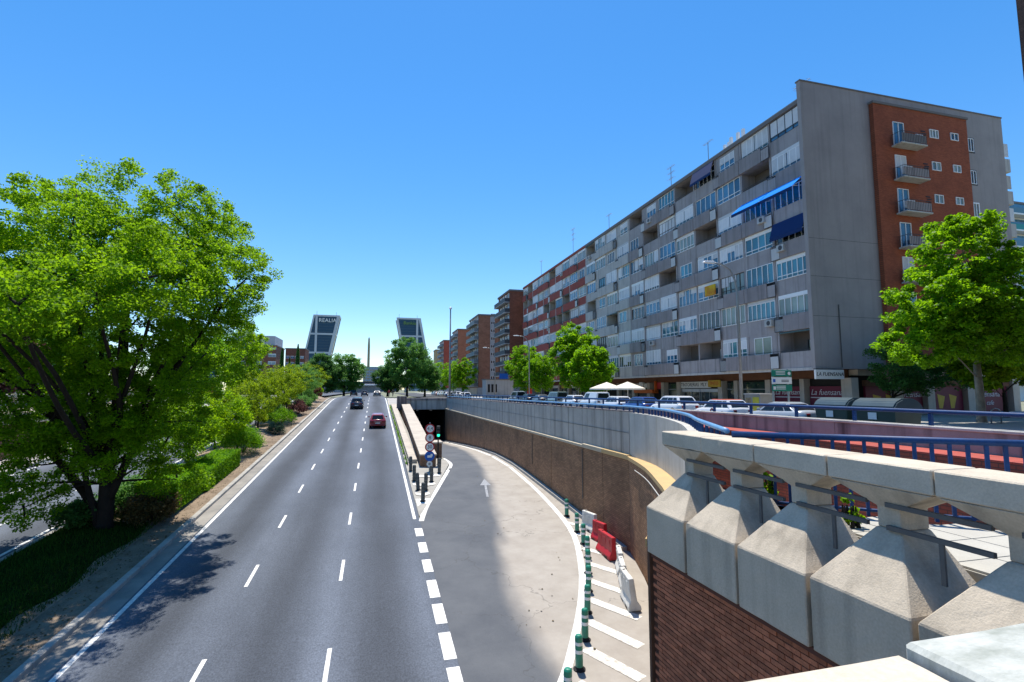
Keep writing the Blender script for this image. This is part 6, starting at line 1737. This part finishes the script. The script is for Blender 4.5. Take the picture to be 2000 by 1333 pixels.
def block(name, label, x0, x1, y0, y1, zt, wall, nfl=None, wins=(), gz=5.8, cat='building', bands=None, group=None):
    t = thing(name, label, cat, ((x0+x1)/2, y0, gz), 0, group)
    MB().box(x0, x1, y0, y1, gz-.2, zt).build('wall', wall, t)
    MB().box(x0-.25, x1+.25, y0-.25, y1+.25, zt+.003, zt+.45).build('roof', soffit_roof, t)
    return t
def brick_tower(label, x0, x1, y0, y1, zt, wall, seed, stripe=None, dark=False, nf=9):
    R = random.Random(seed)
    t = block('brick_tower', label, x0, x1, y0, y1, zt, wall, group='brick towers down the street')
    fh = (zt-9.0)/nf
    pal = mk('tower_trim%d' % seed, (.36,.36,.37), None, rough=.8); rail_m = mk('tower_rail%d' % seed, (.06,.065,.075) if dark else (.16,.19,.21), None, rough=.6)
    for k in range(nf):
        z = 9.0 + fh*k
        sl = MB().box(x0-1.3, x0-.003, y0+.4, y1-.3, z-.18, z).build('balcony_slab', pal, t)
        MB().box(x0-1.28, x0-1.2, y0+.42, y1-.32, z+.004, z+.95).build('balcony_rail', rail_m, sl)
        MB().box(x0-1.2, x0-.003, y0+.42, y0+.5, z+.004, z+.95).build('balcony_rail', rail_m, sl)
        yy = y0+.9
        while yy < y1-2.2:
            window(t, x0-.03, yy, 1.6, z+.1, 2.2, 2, 0, R.choice([0, 0, .4]), R.choice([pane_dark, pane_blue]), frame_white); yy += 2.6
    if stripe:
        xa, xb = stripe
        MB().box(xa, xb, y0-.08, y0-.003, 10.5, zt-.3).build('stair_strip', pal, t)
        for k in range(nf):
            z = 10.6 + fh*k
            for q in (0, 1):
                xx = xa + .22 + q*(xb-xa)*.46
                window(t, xx+.55, y0-.10, .55, z+.5, .95, 1, 0, 0, pane_dark, frame_white, rz=pi/2)
    MB().box(x0-.4, x1+.1, y0-.12, y1+.1, 5.85, 9.0-.4).build('ground_floor', pale_par, t)
    return t
bt1 = brick_mat('tower_brick_dark', (.26,.095,.06), (.2,.075,.048), (.09,.045,.03), 'XZ', .6, .25, bump=.1, dirt=(.07,.03,.02))
bt2 = brick_mat('tower_brick_brown', (.36,.17,.11), (.29,.135,.085), (.15,.08,.055), 'XZ', .6, .25, bump=.1, dirt=(.12,.055,.035))
bt3 = brick_mat('tower_brick_orange', (.44,.16,.095), (.36,.13,.075), (.28,.12,.08), 'XZ', .6, .25, bump=.1, dirt=(.26,.10,.06))
bt4 = brick_mat('tower_brick_red', (.42,.09,.06), (.34,.075,.05), (.26,.08,.06), 'XZ', .6, .25, bump=.1, dirt=(.24,.06,.04))
brick_tower('dark brick tower with planted balconies next to the red apartment block', 32.2, 44, 122.5, 135, 32.6, bt1, 1, dark=True)
brick_tower('brown brick tower with a white strip of stair windows', 29.7, 40, 150, 165, 30.2, bt2, 2, stripe=(33.2, 34.6))
brick_tower('orange brick tower, third along the street', 29.9, 41, 191, 205, 30.5, bt3, 3)
brick_tower('red brick tower, the farthest and lowest in the row', 31.0, 42, 241, 257, 31.0, bt4, 4)
t = block('apartment_house', 'ochre and grey house at the far end of the street row', 34, 46, 300, 312, 31, mk('ochre_wall', (.42,.31,.16), None, rough=.9))
for k in range(6): window(t, 40, 299.95, 2, 10+3.2*k, 1.6, 2, pm=pane_dark, rz=pi/2)
# brick building on the left with red letters on the roof
lbm = brick_mat('left_tower_brick', (.24,.10,.07), (.19,.08,.055), (.14,.08,.06), 'XZ', .6, .25, bump=.1, dirt=(.13,.06,.045))
t = block('office_building', 'brown brick building with red roof sign left of the leaning towers', -63, -43.5, 250, 272, 27.6, lbm)
MB().box(-62, -44.2, 250.6, 271, 28.06, 32.2).build('penthouse', mk('penthouse_grey', (.42,.42,.46), None, rough=.8), t)
MB().box(-60, -54, 252, 258, 32.204, 34.4).build('plant_room', pale_par, t)
MB().box(-57, -43.2, 249.8, 250.2, 27.0, 28.0).build('red_band', mk('band_red', (.40,.06,.05), None, rough=.7), t)
put_text('LIS', 3.0, mk('letter_red', (.55,.03,.05), None, rough=.6), t, (-53.0, 249.7, 29.8), '-Y', .1)
for k in range(6):
    for xx in (-57.5, -51.0, -45.2): window(t, xx+1.8, 249.96, 3.2, 9.0+3.4*k, 1.5, 2, 0, .3, pane_blue, frame_white, rz=pi/2)
t = block('apartment_house', 'low brown apartment house right of the building with the red roof sign', -45, -35.5, 285, 300, 29, lbm)
for k in range(6):
    for q in range(4): window(t, -44.4+2.3*q+1.4, 284.95, 1.8, 8+3.2*k, 1.4, 2, 0, .2, pane_blue, frame_white, rz=pi/2)
t = block('low_building', 'long low pale building at the foot of the left leaning tower', -42, -14, 330, 345, 21.5, pale_par)
for q in range(10): window(t, -40+2.7*q+2, 329.95, 2.0, 17.5, 1.6, 2, pm=pane_blue, rz=pi/2)
# centre: office blocks behind the obelisk, viaduct and white roofed canopy
t = block('office_building', 'pale blue office block behind the obelisk base', -14, 16, 640, 670, 35, mk('office_blue', (.22,.29,.38), None, rough=.6))
for k in range(7):
    for q in range(9): window(t, -13+3.2*q+2.6, 639.9, 2.6, 10+3.4*k, 1.9, 2, pm=pane_dark, rz=pi/2)
t = block('office_building', 'lower dark office block right of the obelisk', -2, 24, 560, 590, 27, mk('office_slate', (.12,.16,.23), None, rough=.6))
for k in range(5):
    for q in range(8): window(t, -1+3.1*q+2.4, 559.9, 2.4, 9+3.4*k, 1.9, 2, pm=pane_blue, rz=pi/2)
t = thing('viaduct', 'dark road viaduct crossing below the obelisk', 'bridge', (0, 420, 5.8))
MB().box(-40, 30, 420, 430, 12.2, 14.3).build('deck', mk('viaduct_dark', (.05,.055,.065), None, rough=.8), t)
for xx in (-30, -12, 8, 24): MB().box(xx-.8, xx+.8, 422, 428, 5.7, 12.2).build('pier', concrete, t)
t = thing('bus_shelter_roof', 'white flat roofed canopy spanning the avenue in the distance', 'canopy', (-4, 300, 5.8))
MB().box(-12, 4.5, 296, 310, 10.3, 11.1).build('roof', frame_white, t, bevel=.1)
MB().box(-11, 3.5, 303, 309, 6, 10.29).build('screen', mk('canopy_screen', (.35,.42,.52), None, rough=.5), t)
for xx in (-10.5, -3.5, 3.2): MB().box(xx-.2, xx+.2, 297, 297.4, 5.7, 10.3).build('column', steel, t)
# left side: pale building behind the leaves
t = block('apartment_house', 'pale apartment house glimpsed behind the large tree at the left edge', -75, -52, 70, 110, 22, pale_par)
for k in range(5):
    for q in range(5): window(t, -74+4.4*q+2.6, 69.95, 2.4, 8+3*k, 1.5, 2, 0, .3, pane_blue, frame_white, rz=pi/2)
# right edge: brick tower corner close by, modern block behind
nbt = brick_mat('edge_brick', (.16,.09,.07), (.12,.068,.052), (.06,.04,.035), 'YZ', .26, .085)
t = block('brick_building', 'dark brick building corner at the top right edge', 27.6, 42, 2, 15.0, 44, nbt)
for k in range(10):
    for q in range(3): window(t, 27.57, 3+4*q, 1.8, 9+3.2*k, 1.6, 2, 0, .3, pane_dark, frame_white)
t = block('apartment_house', 'modern block with glass balconies at the right edge behind the gable', 118.5, 150, 72, 95, 46, frame_white)
for k in range(11):
    sl = MB().box(116.5, 150, 70.2, 71.9, 9+3.4*k, 9.3+3.4*k).build('balcony_slab', frame_white, t)
    MB().box(116.5, 150, 70.2, 70.3, 9.304+3.4*k, 10.4+3.4*k).build('balcony_glass', mk('balcony_glass%d' % k, (.03,.24,.22) if k % 2 else (.10,.20,.26), None, rough=.1), sl)
    MB().box(118.4, 150, 71.9, 71.98, 9.5+3.4*k, 12.1+3.4*k).build('window_band', pane_blue, t)
# advertising column on the median of the far street
t = thing('advertising_pillar', 'dark advertising pillar with red panel between the left trees', 'sign', (-26.3, 96, 5.8))
MB().box(-26.9, -25.9, 96, 96.4, 5.7, 11.5).build('pillar', dark_metal, t); MB().box(-26.85, -25.95, 95.96, 95.995, 7.2, 9.0).build('panel', sign_r, t); MB().box(-26.85, -25.95, 95.96, 95.995, 9.1, 11.3).build('panel', s_bl, t)

# ================================================================ PEOPLE (tiny figures beyond the crest)
def person(label, x, y, z, shirt, trousers, rz=0.0, step=.18):
    m = bpy.data.materials.new('person_clothes'); m.use_nodes = True
    nt = m.node_tree; N = nt.nodes; L = nt.links
    tc = N.new('ShaderNodeTexCoord'); sp = N.new('ShaderNodeSeparateXYZ'); L.new(tc.outputs['Object'], sp.inputs[0])
    mr = N.new('ShaderNodeMath'); mr.operation = 'DIVIDE'; mr.inputs[1].default_value = 1.8; L.new(sp.outputs[2], mr.inputs[0])
    rp = N.new('ShaderNodeValToRGB'); rp.color_ramp.interpolation = 'CONSTANT'; e = rp.color_ramp.elements
    e[0].position = 0; e[0].color = (.02,.02,.02,1); e[1].position = .045; e[1].color = lin(trousers)
    for p_, c_ in ((.53, shirt), (.83, (.38,.22,.15)), (.93, (.03,.02,.015))):
        q = e.new(p_); q.color = lin(c_)
    L.new(mr.outputs[0], rp.inputs[0]); L.new(rp.outputs[0], N['Principled BSDF'].inputs['Base Color']); N['Principled BSDF'].inputs['Roughness'].default_value = .85
    V = [(0,0,.95), (0,0,1.2), (0,0,1.42), (0,0,1.52), (0,.02,1.62), (0,.01,1.72),
         (-.1,0,.9), (-.11,step,.5), (-.11,step*.9-.06,.08), (-.11,step+.1,.04), (.1,0,.9), (.11,-step*.5,.5), (.11,-step-.08,.1), (.11,-step+.06,.04),
         (-.2,0,1.40), (-.25,-.05,1.12), (-.25,.06,.88), (-.25,.1,.78), (.2,0,1.40), (.25,.05,1.12), (.25,.14,.9), (.25,.18,.8)]
    E_ = [(0,1),(1,2),(2,3),(3,4),(4,5),(0,6),(6,7),(7,8),(8,9),(0,10),(10,11),(11,12),(12,13),(2,14),(14,15),(15,16),(16,17),(2,18),(18,19),(19,20),(20,21)]
    rad = [.15,.14,.15,.06,.10,.085,.095,.07,.045,.04,.095,.07,.045,.04,.06,.045,.035,.04,.06,.045,.035,.04]
    me = bpy.data.meshes.new('person'); me.from_pydata(V, E_, []); me.materials.append(m)
    o = link('person', me, None, (x, y, z), rz)
    md = o.modifiers.new('skin', 'SKIN'); md.use_smooth_shade = True
    for i, sv in enumerate(me.skin_vertices[0].data): sv.radius = (rad[i], rad[i]*.85); sv.use_root = (i == 0)
    sb = o.modifiers.new('sub', 'SUBSURF'); sb.levels = 1; sb.render_levels = 1
    return tag(o, label, 'person', 'people walking beyond the crest')
person('walking person in a red top at the right kerb beyond the crest', 3.35, 128, zr(128)+.02, (.45,.05,.05), (.03,.03,.05), .3)
person('walking person in a dark top beside the one in red', 4.3, 129, zr(129)+.02, (.05,.04,.05), (.06,.05,.05), -.4)
